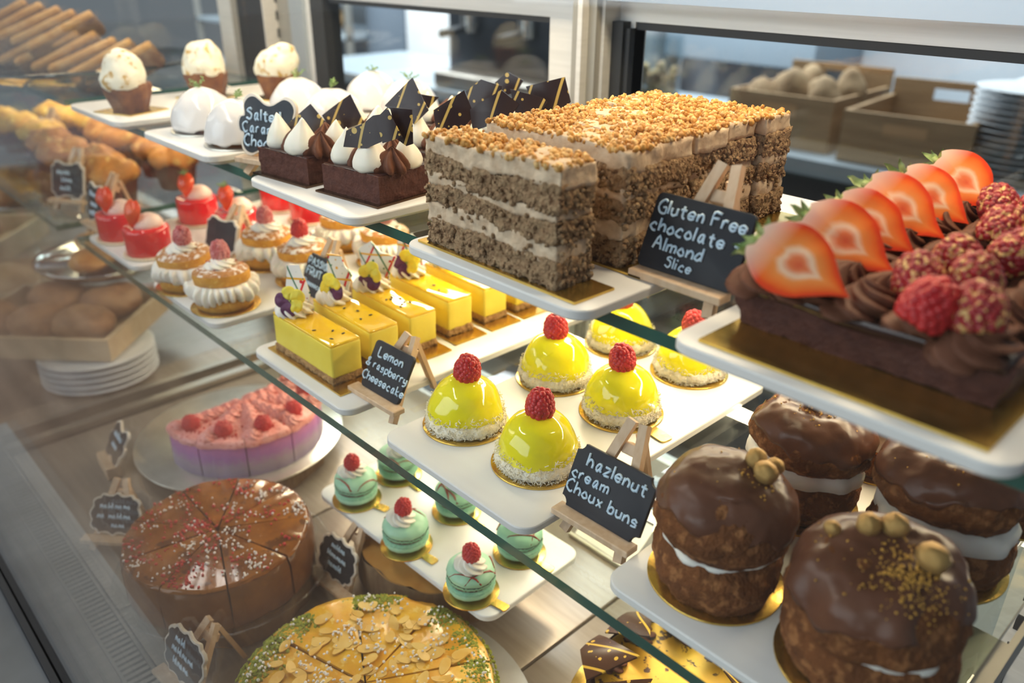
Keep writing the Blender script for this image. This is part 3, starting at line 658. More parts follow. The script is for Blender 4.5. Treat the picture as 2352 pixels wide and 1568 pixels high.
def passion_bar(x, y, label, seed, seeds, sh, fa):
    t = thing('passion_fruit_bar', label, 'cake', (x, y, ZM), (-.02 if seed > 1 else .0), 'passion fruit bars on the middle shelf')
    sq_board(t, .128, .040, T(.004, 0, 0))
    def base(): mb = MB(); mb.add(gbox(.101, .031, .008, .0022)); return build('biscuit_base', mb, biscuit_m, disp=[(.0022, 240, seed), (.001, 500, seed)], smooth='all')
    obj('biscuit_base', cached(('pb', seed % 2), base), t, T(0, 0, .0015))
    def body(): mb = MB(); mb.add(rbox(.102, .031, .0305, .0022, 3, 3)); return build('mousse_body', mb, mousse_m, disp=(.0008, 60, 3), smooth=.9)
    obj('mousse_body', cached('pm', body), t, T(0, 0, .0085))
    def glz():
        mb = MB(); mb.add(rbox(.1015, .0305, .0030, .0013, 3, 2)); mb.v = [(a, b, c-.0008*(1 if c > .002 and abs(a) < .046 and abs(b) < .011 else 0)) for a, b, c in mb.v]; return build('passion_glaze', mb, pglaze_m, smooth='all')
    obj('passion_glaze', cached('pg', glz), t, T(0, 0, .0378))
    sd = cached('seed', lambda: build('passion_seed', MB().add(ico(.0012, 2, (1.7, .9, .5))), seed_m, smooth='all'))
    for i, (sx, sy) in enumerate(seeds): obj('passion_seed', sd, t, T(sx, sy, .0407, 0, 0, i*1.3+seed))
    c = obj('cream_rosette', rosette_mesh(cream_m, .0162, .0215, 9, .15, 1.6, seed % 3, 'cream_rosette'), t, T(-.035, 0, .0395))
    shard(t, T(-.044 if seed != 3 else -.040, .007, .0435, -.12, .05, .45, 1.2), SH[sh], shard_w, .0, .0012, 'white_chocolate_shard')
    pansy(t, T(-.026, -.0085, .0575, -.25, fa, .55), seed)
R = random.Random(4)
passion_bar(-.6145, .334, 'front passion fruit bar, nearest the glass, purple pansy on its left, four seeds', 1, [(.012, -.008), (.024, .004), (.038, -.006), (.035, .008)], 1, .9)
passion_bar(-.617, .3775, 'second passion fruit bar from the front, white shard with big red spot', 2, [(-.010, -.004), (.004, .002), (.020, .006), (.022, -.006)], 2, -.5)
passion_bar(-.619, .4235, 'third passion fruit bar from the front, many seeds scattered in the middle', 3, [(.0, 0), (.004, -.004), (.002, -.008), (.008, .004), (.018, .002), (.022, .006), (.021, -.003), (.026, -.008)], 3, .1)
passion_bar(-.624, .4735, 'fourth passion fruit bar from the front, two seeds, purple and yellow pansy', 4, [(.008, .0), (.022, -.004)], 4, .9)
passion_bar(-.624, .521, 'fifth passion fruit bar from the front, under the edge of the walnut slice tray', 5, [(-.03, .004), (-.012, -.004), (.004, 0), (.007, .002)], 2, .3)
passion_bar(-.624, .566, 'rearmost passion fruit bar, only its corner showing below the walnut slice tray', 6, [(.0, 0), (.012, .004)], 1, .2)

# ---------------------------------------------------------------- cream filled sponges
def sponge(x, y, label, seed):
    t = thing('filled_sponge_cake', label, 'cake', (x, y, ZM), seed*1.1, 'small cream filled sponges on the middle shelf')
    disc_board(t, .0365, False)
    def lo(): mb = MB(); mb.add(lathe([(0, .0018), (.028, .0018), (.0305, .004), (.0318, .010), (.0318, .0165), (0, .0165)], 56)); return build('lower_sponge', mb, sponge_m, disp=(.0008, 120, 1), smooth='all')
    obj('lower_sponge', cached('sl', lo), t)
    def ruff():
        P = [(.020, .012), (.031, .0125), (.0345, .015), (.0362, .019), (.0358, .024), (.0335, .028), (.029, .030), (.018, .030)]
        def mod(a, r, z):
            s = math.sin(24*(a+.12*math.sin(3*a+seed))+(z-.02)*110); k = 1+(.085*s*abs(s)**-.5 if abs(s) > .01 else 0)*(r > .03)+.03*math.sin(3*a+seed); return r*k, z-.003*math.sin(4*a+seed)*(r > .03)
        mb = MB(); mb.add(lathe(P, 300, mod)); return build('cream_filling', mb, cream_m, disp=(.0012, 160, seed), smooth='all', sub=0)
    obj('cream_filling', cached(('sr', seed % 3), ruff), t)
    tl = T(0, 0, .0265, .05*math.sin(seed*2), .06*math.cos(seed*3))
    def hi():
        mb = MB(); mb.add(lathe([(0, 0), (.0255, 0), (.0288, .003), (.0300, .009), (.0290, .0135)], 56), 0); n0 = len(mb.f); mb.add(lathe([(.0290, .0135), (.027, .0155), (.020, .0175), (0, .019)], 56), 1); return build('upper_sponge', mb, [sponge_m, sponge_top], disp=(.001, 120, 5), smooth='all')
    u = obj('upper_sponge', cached('su', hi), t, tl)
    c = obj('cream_swirl', rosette_mesh(cream_m, .0150, .0135, 7, .13, 2.4, seed % 3, 'cream_swirl'), u, T(0, 0, .0172))
    obj('raspberry', raspberry_mesh(rasp_dark if seed not in (4,) else rasp_m, seed % 3, .0095, .0195), u, T(.002, -.002, .0255, .15, .1, seed))
    rn = random.Random(seed); pts = []
    for i in range(16): a = rn.uniform(0, 6.28); r = rn.uniform(.009, .024); pts.append((r*math.cos(a), r*math.sin(a), .0185 if r > .016 else .027))
    stuffpart(obj('berry_crumbs', crumbs_mesh('berry_crumbs', pts, redbit_m, .0005, .0013, seed), u))
for x, y, lab, s in ((-.885, .328, 'cream filled sponge at the front left of its tray, by the red cakes', 1), (-.803, .333, 'cream filled sponge nearest the front glass, whole side of ruffled cream showing', 2),
    (-.890, .432, 'cream filled sponge in the second row left, red crumbs over a tall cream top', 3), (-.812, .438, 'cream filled sponge in the second row right, bright raspberry, beside the passion fruit sign', 4),
    (-.883, .536, 'cream filled sponge in the back row left, top hidden by the chocolate slice tray', 5), (-.800, .542, 'cream filled sponge in the back row right, below the gap between upper trays', 6)): sponge(x, y, lab, s)

# ---------------------------------------------------------------- red glazed cakes
def redcake(x, y, label, seed):
    t = thing('red_glazed_cake', label, 'cake', (x, y, ZM), 0, 'red mirror glazed cakes on the middle shelf')
    def pearls():
        mb = MB(); mb.add(lathe([(0, 0), (.030, 0), (.030, .003), (0, .003)], 48))
        for i in range(44): a = 2*PI*i/44; mb.add(ico(.0023, 2), 0, T(.0298*math.cos(a), .0298*math.sin(a), .0024))
        return build('pearl_base', mb, pearl_m, smooth='all')
    obj('pearl_base', cached('rp', pearls), t)
    def body(): mb = MB(); mb.add(lathe([(0, .003), (.0265, .003), (.0275, .006), (.0275, .033), (.0268, .0362), (.0245, .0378), (.020, .0376), (0, .0372)], 64)); return build('glazed_body', mb, red_glaze, disp=[(.0008, 70, 2), (.0003, 240, 1)], smooth='all')
    obj('glazed_body', cached('rb', body), t)
    def dol():
        mb = MB(); mb.add(lathe([(0, 0), (.0165, 0), (.0190, .003), (.0182, .007), (.0138, .012), (.007, .0165), (0, .0190)], 36)); mb.v = [(a+.004*(c/.016)**2, b, c) for a, b, c in mb.v]; return build('cream_dollop', mb, pinkcream, smooth='all')
    obj('cream_dollop', cached('rd', dol), t, T(.002, .002, .0368, .05, .10, .4))
    strawberry_half(t, face_frame((.0050, -.0125, .0560), (-.35-.25*(seed % 2), 1, -.30), (.10*math.sin(seed*2)+.10, 0, -1)), .036, .0255, seed % 2+1, seed > 2)
for x, y, lab, s in ((-1.105, .333, 'red glazed cake at the front left of its tray, next to the narrow chalk sign', 1), (-1.021, .337, 'red glazed cake nearest the front glass, beside the cream sponges', 2), (-1.106, .440, 'red glazed cake in the second row left, strawberry with green tip', 3), (-1.010, .452, 'red glazed cake in the second row right, upright bright strawberry', 4), (-1.091, .558, 'red glazed cake in the back row left, cut off by the tray above', 5), (-1.010, .560, 'red glazed cake in the back row right, behind the sponges', 6)): redcake(x, y, lab, s)

# ---------------------------------------------------------------- upper shelf: chocolate slices with shards
SHARDS = [  # owner slice, x, y, z, turn, outline
(1, -0.6493, 0.362, 1.3571, 0.62, ((-0.0247, -0.0042), (0.0075, 0.0215), (0.0265, -0.0012), (0.0106, -0.0056), (-0.0206, -0.0109))),
(3, -0.6548, 0.405, 1.3631, 0.72, ((-0.0188, -0.0006), (-0.0025, 0.0110), (0.0089, 0.0185), (0.0205, -0.0060), (0.0037, -0.0119), (-0.0120, -0.0115))),
(2, -0.5351, 0.350, 1.3737, 0.52, ((-0.0193, -0.0129), (-0.0159, -0.0003), (-0.0003, 0.0063), (0.0072, 0.0123), (0.0124, 0.0133), (0.0136, -0.0069), (0.0016, -0.0124))),
(2, -0.5166, 0.358, 1.3790, 0.62, ((-0.0088, 0.0052), (0.0005, 0.0140), (0.0119, -0.0072), (-0.0036, -0.0123))),
(2, -0.5142, 0.372, 1.3756, 0.72, ((-0.0106, 0.0162), (0.0065, 0.0147), (0.0069, -0.0106), (0.0017, -0.0124), (-0.0044, -0.0082))),
(4, -0.5807, 0.425, 1.3780, 0.51, ((-0.0226, -0.0005), (0.0043, 0.0239), (0.0187, -0.0019), (0.0065, -0.0142), (-0.0073, -0.0077))),
(4, -0.5930, 0.455, 1.3762, 0.62, ((-0.0056, 0.0075), (0.0114, 0.0056), (0.0012, -0.0049), (-0.0071, -0.0084))),
(4, -0.5306, 0.435, 1.3756, 0.72, ((-0.0175, 0.0044), (0.0084, 0.0207), (0.0170, 0.0011), (0.0065, -0.0110), (-0.0146, -0.0157))),
(6, -0.5439, 0.480, 1.3838, 0.51, ((-0.0178, 0.0044), (-0.0032, 0.0155), (0.0157, 0.0109), (0.0127, -0.0137), (-0.0076, -0.0174))),
(6, -0.5033, 0.455, 1.3814, 0.63, ((-0.0208, 0.0002), (0.0054, 0.0165), (0.0203, 0.0058), (0.0127, -0.0055), (-0.0181, -0.0174))),
(6, -0.4819, 0.475, 1.3859, 0.72, ((-0.0166, 0.0127), (0.0105, 0.0064), (0.0142, 0.0031), (0.0026, -0.0122), (-0.0108, -0.0102))),
(6, -0.5539, 0.520, 1.3905, 0.51, ((-0.0026, 0.0107), (0.0123, 0.0038), (0.0066, -0.0060), (-0.0017, -0.0090), (-0.0148, 0.0006))),
(6, -0.4888, 0.505, 1.3868, 0.63, ((-0.0211, 0.0097), (0.0116, 0.0184), (0.0176, -0.0014), (0.0098, -0.0089), (-0.0038, -0.0142), (-0.0143, -0.0038))),
]
def choc_slice(x, y, rz, label, seed):
    t = thing('chocolate_slice', label, 'cake', (x, y, ZT), rz, 'chocolate slices with splattered shards')
    sq_board(t, .076, .070, T(0, -.001, 0), brownie_board)
    def body(): mb = MB(); mb.add(gbox(.068, .060, .0215, .0016)); return build('chocolate_base', mb, choc_m, disp=[(.0009, 160, seed), (.0007, 420, seed+1)], smooth=.9)
    obj('chocolate_base', cached(('cb', seed % 2), body), t, T(0, 0, .0012))
    def top(): mb = MB(); mb.add(rbox(.066, .058, .0012, .0005, 1)); return build('ganache_top', mb, choc_glaze, smooth=.9)
    obj('ganache_top', cached('ct', top), t, T(0, 0, .0222))
    for i, (kx, ky, r, h) in enumerate(((-.022, -.014, .0125, .029), (.012, -.017, .0150, .030), (-.008, .016, .0125, .027), (.024, .010, .0125, .026))):
        obj('cream_kiss', kiss_mesh(kiss_m, r, h, (i+seed) % 4), t, T(kx, ky, .0228))
    for i, (kx, ky, r, h) in enumerate(((-.008, -.008, .0115, .019), (.026, -.010, .0125, .020), (.008, .010, .0125, .021), (-.024, .012, .0115, .019))):
        obj('chocolate_rosette', rosette_mesh(choc_pipe, r, h, 6, .26, .5, i % 3, 'chocolate_rosette', 14), t, T(kx, ky, .0228, .12*math.sin(i+seed), .1, i))
    for k, (own, wx, wy, wz, tr, out) in enumerate(SHARDS):
        if own != seed: continue
        Mw = Matrix.Translation((wx, wy, wz)) @ Euler((-.12, 0, tr)).to_matrix().to_4x4()
        shard(t, (Matrix.Translation((x, y, ZT)) @ Matrix.Rotation(rz, 4, 'Z')).inverted() @ Mw, out, shard_m, .2)
    return t
choc_slice(-.640, .362, .12, 'chocolate slice at the front left of its tray, with one plain dark shard', 1)
choc_slice(-.552, .372, .12, 'chocolate slice nearest the glass on its tray, gold drizzled shards behind big ivory kisses', 2)
choc_slice(-.645, .444, .08, 'chocolate slice in the second row left, shard with one large gold drip', 3)
choc_slice(-.560, .452, .08, 'chocolate slice in the second row right, shards just left of the walnut slices', 4)
choc_slice(-.645, .530, .05, 'chocolate slice in the back row left, hidden behind the splattered shards', 5)
choc_slice(-.555, .535, .05, 'chocolate slice in the back row right, tall shards standing behind the nearest walnut slice', 6)

# ---------------------------------------------------------------- white glazed domes
def sprig(parent, M, seed):
    def f():
        rn = random.Random(seed); mb = MB()
        for b in range(4):
            a = rn.uniform(0, 6.28); l = rn.uniform(.008, .014); d = Vector((math.cos(a)*.7, math.sin(a)*.7, rn.uniform(.2, .9))).normalized()
            mb.add(tube([(0, 0, 0), d*l*.5, d*l], .0004, 5))
            for k in range(6):
                p = d*l*(.3+.14*k); e = Vector((rn.uniform(-1, 1), rn.uniform(-1, 1), rn.uniform(-.2, .8))).normalized()
                mb.add(ico(.0020, 1, (1, .45, .25)), 0, T(*(p+e*.0016), rn.uniform(-1, 1), rn.uniform(-1, 1), math.atan2(e.y, e.x)))
        return build('thyme_sprig', mb, herb_m, smooth='all')
    return obj('thyme_sprig', cached(('sprig', seed % 3), f), parent, M)
def white_dome(x, y, label, seed):
    t = thing('white_dome_cake', label, 'cake', (x, y, ZT), seed*1.3, 'white glazed domes on the upper shelf')
    disc_board(t, .0362, False, 0, silverb)
    def cake(): mb = MB(); mb.add(lathe([(0, .0016), (.0285, .0016), (.0285, .010), (0, .010)], 40)); return build('sponge_base', mb, muffin_m, smooth=.8)
    obj('sponge_base', cached('wb', cake), t)
    def dome():
        P = [(.028, .0050), (.0330, .0030)]+[(.0348*math.cos(a)**.95 if a < 1.5 else 0, .006+.0390*math.sin(a)) for a in [PI/2*i/20 for i in range(21)]]
        def mod(a, r, z):
            d = (.0055*max(0, math.sin(5*a+seed)*math.sin(2*a+seed*2)) if z < .004 else 0)
            return r, z+d
        mb = MB(); mb.add(lathe(P, 72, mod)); return build('glaze_dome', mb, white_glaze, disp=[(.0014, 50, seed), (.0006, 120, seed+3)], smooth='all')
    obj('glaze_dome', cached(('wd', seed % 4), dome), t)
    sprig(t, T(0, 0, .0452), seed)
for x, y, lab, s in ((-.881, .374, 'white glazed dome at the front left of its tray, glaze open over dark base', 1), (-.793, .371, 'white glazed dome nearest the glass on its tray, left of the Salted Caramel sign', 2), (-.880, .489, 'white glazed dome in the middle row left, behind the Salted Caramel sign', 3),
    (-.790, .478, 'white glazed dome in the middle row right, behind the dark chocolate shards', 4), (-.872, .587, 'white glazed dome at the back left, with a tall curled green sprig', 5), (-.785, .578, 'white glazed dome at the back right, mostly behind a splattered shard', 6)): white_dome(x, y, lab, s)

# ---------------------------------------------------------------- meringue topped muffins
def merimuffin(x, y, label, seed):
    t = thing('meringue_muffin', label, 'cake', (x, y, ZT), .35, 'muffins with toasted meringue on the upper shelf')
    sq_board(t, .062, .058)
    def base():
        def mod(a, r, z): return r*(1+.06*math.cos(6*a)), z
        mb = MB(); mb.add(lathe([(0, .0016), (.019, .0016), (.0205, .006), (.0248, .020), (.0268, .0285), (.0255, .0325), (.018, .034), (0, .034)], 60, mod)); return build('muffin_base', mb, muffin_m, disp=[(.0012, 130, seed), (.0008, 300, seed+2)], smooth=1.0)
    obj('muffin_base', cached(('mmb', seed), base), t)
    def top():
        P = [(0, 0), (.020, 0), (.0258, .004), (.0268, .012), (.0255, .020), (.0230, .028), (.0180, .0365), (.0105, .0425), (0, .0450)]; Q = []
        for (r0, z0), (r1, z1) in zip(P, P[1:]): Q += [(r0+(r1-r0)*k/4, z0+(z1-z0)*k/4) for k in range(4)]
        Q.append(P[-1])
        def mod(a, r, z): q = z/.043; return r*(1.0+.05*math.sin(3*a+z*60+seed)), z
        mb = MB(); mb.add(lathe(Q, 60, mod)); dx = .006*math.cos(seed*2.2); mb.v = [(a+dx*(c/.043)**2, b+.002*(c/.043), c) for a, b, c in mb.v]
        return build('meringue_top', mb, mering_m, disp=[(.0048, 34, seed), (.0018, 90, seed+1)], smooth='all')
    obj('meringue_top', cached(('mmt', seed), top), t, T(0, -.002, .0265))
for x, y, lab, s in ((-1.052, .358, 'meringue topped muffin at the front of its tray, on a gold square card', 1), (-1.088, .473, 'meringue topped muffin behind the front left white dome', 2), (-1.020, .541, 'meringue topped muffin at the back of its tray, in front of the metal post', 3)): merimuffin(x, y, lab, s)

# ---------------------------------------------------------------- walnut slices
def walnut_slice(x0, x1, y0, y1, rz, label, seed, d, H=.0725):
    w, th = x1-x0, y1-y0
    t = thing('walnut_cake_slice', label, 'cake', ((x0+x1)/2, (y0+y1)/2, ZT), rz, 'walnut cake slices in a row')
    sq_board(t, w+.026, th+.004, T(.006, -.002, 0))
    lay = ((0, .0175, 0), (.0165, .0285, 1), (.0275, .0400, 0), (.0390, .0465, 1), (.0455, .0600, 0), (.0590, .0710, 1)); rn = random.Random(seed)
    for i, (z0, z1, kind) in enumerate(lay):
        k = H/.0725; z0 *= k; z1 *= k; e = rn.uniform(-.002, .002); sx = w+(-.001 if kind else .0005)+e; sy = th+(-.0006 if kind else .0006)
        mb = MB(); mb.add(gbox(sx, sy, z1-z0, d)); sag = rn.uniform(-.002, .002)
        mb.v = [(a, b, c+.0016*math.sin(a*55+seed+i)*(1 if 0 < i else 0)+.0) for a, b, c in mb.v]
        if kind: me = build('cream_layer', mb, coffeecream, disp=[(.0020, 90, seed+i), (.0012, 330, seed)], smooth='all'); nm = 'cream_layer'
        else: me = build('sponge_layer', mb, nutsponge, disp=[(.0024, 110, seed+i), (.0020, 340, seed+i+3), (.0011, 700, seed)], smooth='all'); nm = 'sponge_layer'
        obj(nm, me, t, T(rn.uniform(-.0012, .0012), 0, .0016+z0))
    pts = []; n = int(w*th*105000)
    for i in range(n): pts.append((rn.uniform(-w/2-.001, w/2+.001), rn.uniform(-th/2-.001, th/2+.001), .0016+H*.979+rn.uniform(-.0006, .0022)))
    stuffpart(obj('nut_crumb_topping', crumbs_mesh('nut_crumb_topping', pts, nut_m, .0009, .0034, seed), t))
    pts = []
    for i in range(int(60000*(w+th)*H)):
        z = rn.uniform(.002, H*.8)
        if (.0175 < z/k < .0285 or .0395 < z/k < .0465) and rn.random() < .85: continue
        s = rn.choice((0, 0, 1, 1, 2))
        p = (rn.uniform(-w/2, w/2), -th/2-.0008, z) if s == 0 else (w/2+.0008, rn.uniform(-th/2, th/2), z) if s == 1 else (-w/2-.0005, rn.uniform(-th/2, th/2), z)
        pts.append(p)
    stuffpart(obj('loose_sponge_crumbs', crumbs_mesh('loose_sponge_crumbs', pts, nutsponge, .0007, .0027, seed+9), t))
walnut_slice(-.421, -.300, .320, .350, -.015, 'walnut cake slice standing alone at the front of the row, nearest the glass', 1, .0018)
walnut_slice(-.424, -.300, .377, .409, 0, 'second walnut cake slice from the front, separated by a gap from the first', 2, .0022, .0735)
walnut_slice(-.424, -.303, .412, .447, 0, 'third walnut cake slice from the front of the row', 3, .0026, .0735)
walnut_slice(-.424, -.304, .450, .486, .01, 'fourth walnut cake slice from the front, behind the Gluten Free sign', 4, .0028, .0730)
walnut_slice(-.424, -.304, .489, .525, 0, 'fifth walnut cake slice from the front of the row', 5, .0028, .0735)
walnut_slice(-.424, -.299, .528, .562, 0, 'rearmost walnut cake slice, its dark crumbly end facing the crates', 6, .0024, .0735)

# ---------------------------------------------------------------- chocolate gateau with strawberries
g = thing('chocolate_gateau', 'dark oblong chocolate gateau topped with strawberry halves, piped chocolate and gold raspberries', 'cake', (-.141, .470, ZT), 0)
sq_board(g, .139, .262, T(.004, -.012, 0))
mb = MB(); mb.add(gbox(.127, .222, .0215, .003)); mb.v = [(a+.004*(c/.0215)*(1 if a < -.06 else -1 if a > .06 else 0)*-1, b, c) for a, b, c in mb.v]
obj('chocolate_base', build('chocolate_base', mb, choc_m, disp=[(.0025, 60, 3), (.0012, 260, 4)], smooth=.9), g, T(0, .002, .0016))
mb = MB(); mb.add(rbox(.131, .228, .0075, .003, 3, 6)); obj('ganache_glaze', build('ganache_glaze', mb, choc_glaze, disp=[(.0026, 35, 2), (.001, 90, 5)], smooth='all'), g, T(0, .002, .0185))
rn = random.Random(12)
for j in range(9):
    for i in range(5):
        if i < 1 and j > 0 and j % 2: continue
        px, py = -.053+i*.0258+rn.uniform(-.002, .002), -.104+j*.0262+rn.uniform(-.002, .002)-(.003 if j == 0 else 0)
        obj('chocolate_rosette', rosette_mesh(choc_pipe, .0152 if j == 0 else .0138, .0185 if j == 0 else .0165, 6, .26, 2.6, (i+j) % 3, 'gateau_rosette', 12), g, T(px, py, .0245, rn.uniform(-.35, .35), rn.uniform(-.3, .3), rn.uniform(0, 6)))
for k, (wx, wy, wz, L, wd, roll) in enumerate(((-.176, .349, .0535, .050, .036, 2.02), (-.180, .404, .0520, .052, .038, 2.15), (-.183, .442, .0520, .048, .033, 2.25), (-.182, .476, .0545, .050, .036, 2.35), (-.182, .520, .0530, .046, .034, 2.35), (-.178, .560, .0560, .046, .035, 2.5))):
    strawberry_half(g, face_frame((wx+.147, wy-.470, wz-.0075), (.12+.05*k, -.80, .62), (.74-.03*k, .30, -.50-.02*k)), L*1.14, wd*1.06, k, True)
for k, (wx, wy, wz, gd) in enumerate(((-.1140, .352, .0395, 0), (-.0920, .360, .040, 1), (-.1265, .386, .038, 1), (-.1060, .400, .041, 1), (-.1300, .434, .039, 1), (-.1130, .452, .041, 1), (-.1290, .492, .040, 1), (-.1420, .545, .041, 1), (-.1050, .500, .041, 1), (-.122, .555, .041, 1))):
    obj('raspberry', raspberry_mesh(rasp_gold if gd else rasp_m, k % 4, .0112, .0215), g, T(wx+.141, wy-.470, wz-.006, rn.uniform(-.9, .2), rn.uniform(-.5, .5), k), 'plain red raspberry' if not gd else None)

# ---------------------------------------------------------------- choux buns
def choux(x, y, label, seed, R, H, gap=.006, tilt=(0, 0), nuts=(), dust=None, cream_show=1.0, disc=True):
    t = thing('hazelnut_choux_bun', label, 'cake', (x, y, ZM), 0, 'chocolate choux buns on the middle shelf')
    if disc: disc_board(t, R*1.03, False)
    h1 = H*.42
    mb = MB(); mb.add(lathe([(0, .0017), (R*.80, .0017), (R*.93, h1*.18), (R*.985, h1*.45), (R*.96, h1*.75), (R*.90, h1*.96), (R*.5, h1), (0, h1)], 110))
    b = [x_ for x_ in mb.v]; mb2 = MB(); 
    P = [(0, .0017), (R*.80, .0017)]+[(R*(.80+.185*math.sin(PI*.52*min(1, k/8))) if k < 9 else R*(.985-.09*((k-8)/8)**1.6), h1*(k/16)) for k in range(1, 17)]+[(R*.6, h1), (0, h1)]
    mb2.add(lathe(P, 120))
    obj('lower_bun', build('lower_bun', mb2, choux_m, disp=[(R*.085, 26, seed), (R*.05, 90, seed+1), (R*.026, 260, seed+2)], smooth='all'), t)
    def cmod(a, r, z): return r*(1+.035*math.sin(4*a+seed)+.02*math.sin(11*a)), z+.0014*math.sin(3*a+seed*2)
    if cream_show: mb = MB(); rc = R*(.86+.10*cream_show); mb.add(lathe([(0, h1*.88), (rc*.9, h1*.90), (rc, h1*.98), (rc, h1+gap*.7), (rc*.92, h1+gap*1.25), (0, h1+gap*1.4)], 80, cmod)); obj('cream_filling', build('cream_filling', mb, cream_m, disp=[(.0020, 60, seed), (.0008, 160, seed)], smooth='all'), t)
    z0 = h1+gap; h2 = H-z0; Mu = T(0, 0, z0, tilt[0], tilt[1], 0)
    P = [(0, 0), (R*.84, -.0005)]+[(R*(1.0*math.cos(a)**.62) if a < 1.555 else 0, h2*(.16+.80*math.sin(a)**.9)) for a in [-.16+(PI/2+.16)*i/26 for i in range(27)] if a >= 0]
    mb = MB(); mb.add(lathe(P, 120)); u = obj('upper_bun', build('upper_bun', mb, choux_m, disp=[(R*.085, 26, seed+5), (R*.05, 90, seed+6), (R*.024, 260, seed+7)], smooth='all'), t, Mu)
    P = [(R*(1.035*math.cos(a)**.62) if a < 1.555 else 0, h2*(.16+.80*math.sin(a)**.9)+.0018) for a in [.27+(PI/2-.27)*i/26 for i in range(27)]]
    def kmod(a, r, z): 
        q = max(0, 1-(z/h2-.30)*2.6); dz = -.0042*q*(math.sin(2*a+seed*1.7)+.8*math.sin(5*a+seed)+.6*math.sin(9*a+seed*3)+.4*math.sin(17*a)); return r*(1-.10*math.exp(-((math.sin((a+seed*1.9-.9)/2))**2)*40)*(z/h2 < .9)), z+dz
    P = [(P[0][0]*.93, P[0][1]+.001)]+P
    mb = MB(); mb.add(lathe(P, 120, kmod)); obj('chocolate_coating', build('chocolate_coating', mb, milk_choc, disp=[(R*.085, 26, seed+5), (R*.06, 55, seed+8), (R*.02, 140, seed)], smooth='all'), u)
    def surf(px, py):
        q = min(.99, math.hypot(px, py)/(R*1.035)); ca = q**(1/.62); return h2*(.16+.80*math.sqrt(max(0, 1-ca*ca))**.9)+.0018
    for i, (px, py, r) in enumerate(nuts):
        me = cached(('nut', i % 3), lambda: build('gold_hazelnut', MB().add(ico(1, 3, (1, .95, 1.08))), hazel_m, disp=[(.10, 2.2, i), (.05, 6, i+2)], smooth='all'))
        obj('gold_hazelnut', me, u, T(px, py, surf(px, py)+r*.62, i, .4*i, i, r))
    if dust:
        rn = random.Random(seed); pts = []; cx, cy, sp, n = dust
        for i in range(n): px, py = cx+rn.gauss(0, sp), cy+rn.gauss(0, sp); pts.append((px, py, surf(px, py)))
        for i in range(n//4):
            a = rn.uniform(0, 6.28); rr = R*.9*math.sqrt(rn.random()); px, py = rr*math.cos(a), rr*math.sin(a); pts.append((px, py, surf(px, py)))
        stuffpart(obj('gold_crumbs', crumbs_mesh('gold_crumbs', pts, gold_leaf, .0003, .0011, seed), u))
choux(-.197, .362, 'chocolate choux bun beside the hazelnut sign, three gold hazelnuts on top, thin slits of cream', 1, .0405, .083, .0022, (.0, .05), ((.006, .012, .0062), (.0155, .017, .0055), (.0165, .005, .0068)), (.014, .002, .008, 60), .22)
choux(-.203, .470, 'chocolate choux bun behind the one by the sign, gold crumbs on its crown', 2, .0405, .080, .0085, (-.08, .10), ((-.004, -.004, .0058),), (.006, .0, .008, 260), 1.0)
choux(-.113, .480, 'large chocolate choux bun on the right below the gateau tray, wide band of cream', 3, .0430, .083, .0085, (-.10, -.06), ((.012, .010, .005),), (.0, .0, .010, 260), 1.0)
choux(-.104, .363, 'nearest chocolate choux bun at the bottom right corner, four gold hazelnuts and gold dust', 4, .0445, .082, .0022, (.10, -.02), ((-.012, .006, .0062), (-.002, .014, .0068), (.021, .004, .0078), (-.026, -.004, .0042)), (.016, -.010, .009, 330), .2)
choux(-.188, .566, 'choux bun at the back left of its tray, pale top under the gateau tray', 5, .040, .062, .010, (.0, .0), (), None, 1.0)
choux(-.104, .574, 'choux bun at the back right of its tray, behind the large bun', 6, .042, .076, .008, (.0, .0), (), None, 1.0)

# ---------------------------------------------------------------- signs on the shelves
sign((-.520, .345, GM), .03, .052, .043, 'round', [('Lemon', .0082, 0, .27, 0), ('& raspberry', .0070, 0, .0, 0), ('Cheesecake', .0072, .02, -.27, 0)], 'black easel sign reading Lemon & raspberry Cheesecake', rim=False, legh=.060, lean=.52)
sign((-.278, .352, GM), .02, .066, .045, 'notch', [('hazlenut', .0088, .05, .28, 0), ('cream', .0080, -.22, .03, 0), ('Choux buns', .0082, -.02, -.20, 0)], 'black easel sign reading hazlenut cream Choux buns', legh=.078, lean=.45, rim=False)
sign((-.258, .392, GT), .0, .068, .046, 'round', [('Gluten Free', .0080, .0, .30, 0), ('chocolate +', .0082, 0, .06, 0), ('Almond', .0080, -.12, -.17, 0), ('Slice', .0064, -.06, -.37, 0)], 'black easel sign reading Gluten Free chocolate + Almond Slice', legh=.078, lean=.40, rim=False)
sign((-.715, .392, GM), -.02, .050, .043, 'notch', [('PASSION', .0074, -.0, .30, 0), ('FRUIT', .0076, -.10, .05, 0), ('Cheesecake', .0056, .0, -.22, 0)], 'black easel sign reading PASSION FRUIT behind the front passion fruit bar', legh=.088, lean=.42, rim=False, zl=.016)
sign((-.700, .358, GT), .30, .078, .056, 'wave', [('Salted', .0100, -.06, .15, 0), ('Caramel +', .0092, .0, -.06, 0), ('Choc', .0100, -.16, -.27, 0)], 'plaque sign with pale rim reading Salted Caramel, behind the front left chocolate slice', legh=.050, lean=.22)
sign((-.952, .405, GM), .2, .060, .045, 'frame', [], 'small plaque sign half hidden between the red cakes and the cream sponges', legh=.070, lean=.3)
sign((-1.180, .334, GM), .04, .050, .055, 'frame', [('^~~', .0085, 0, .22, 0), ('~~', .0085, 0, -.02, 0), ('~^~', .0085, 0, -.25, 0)], 'narrow looking plaque sign left of the red glazed cakes', legh=.080, lean=.2)

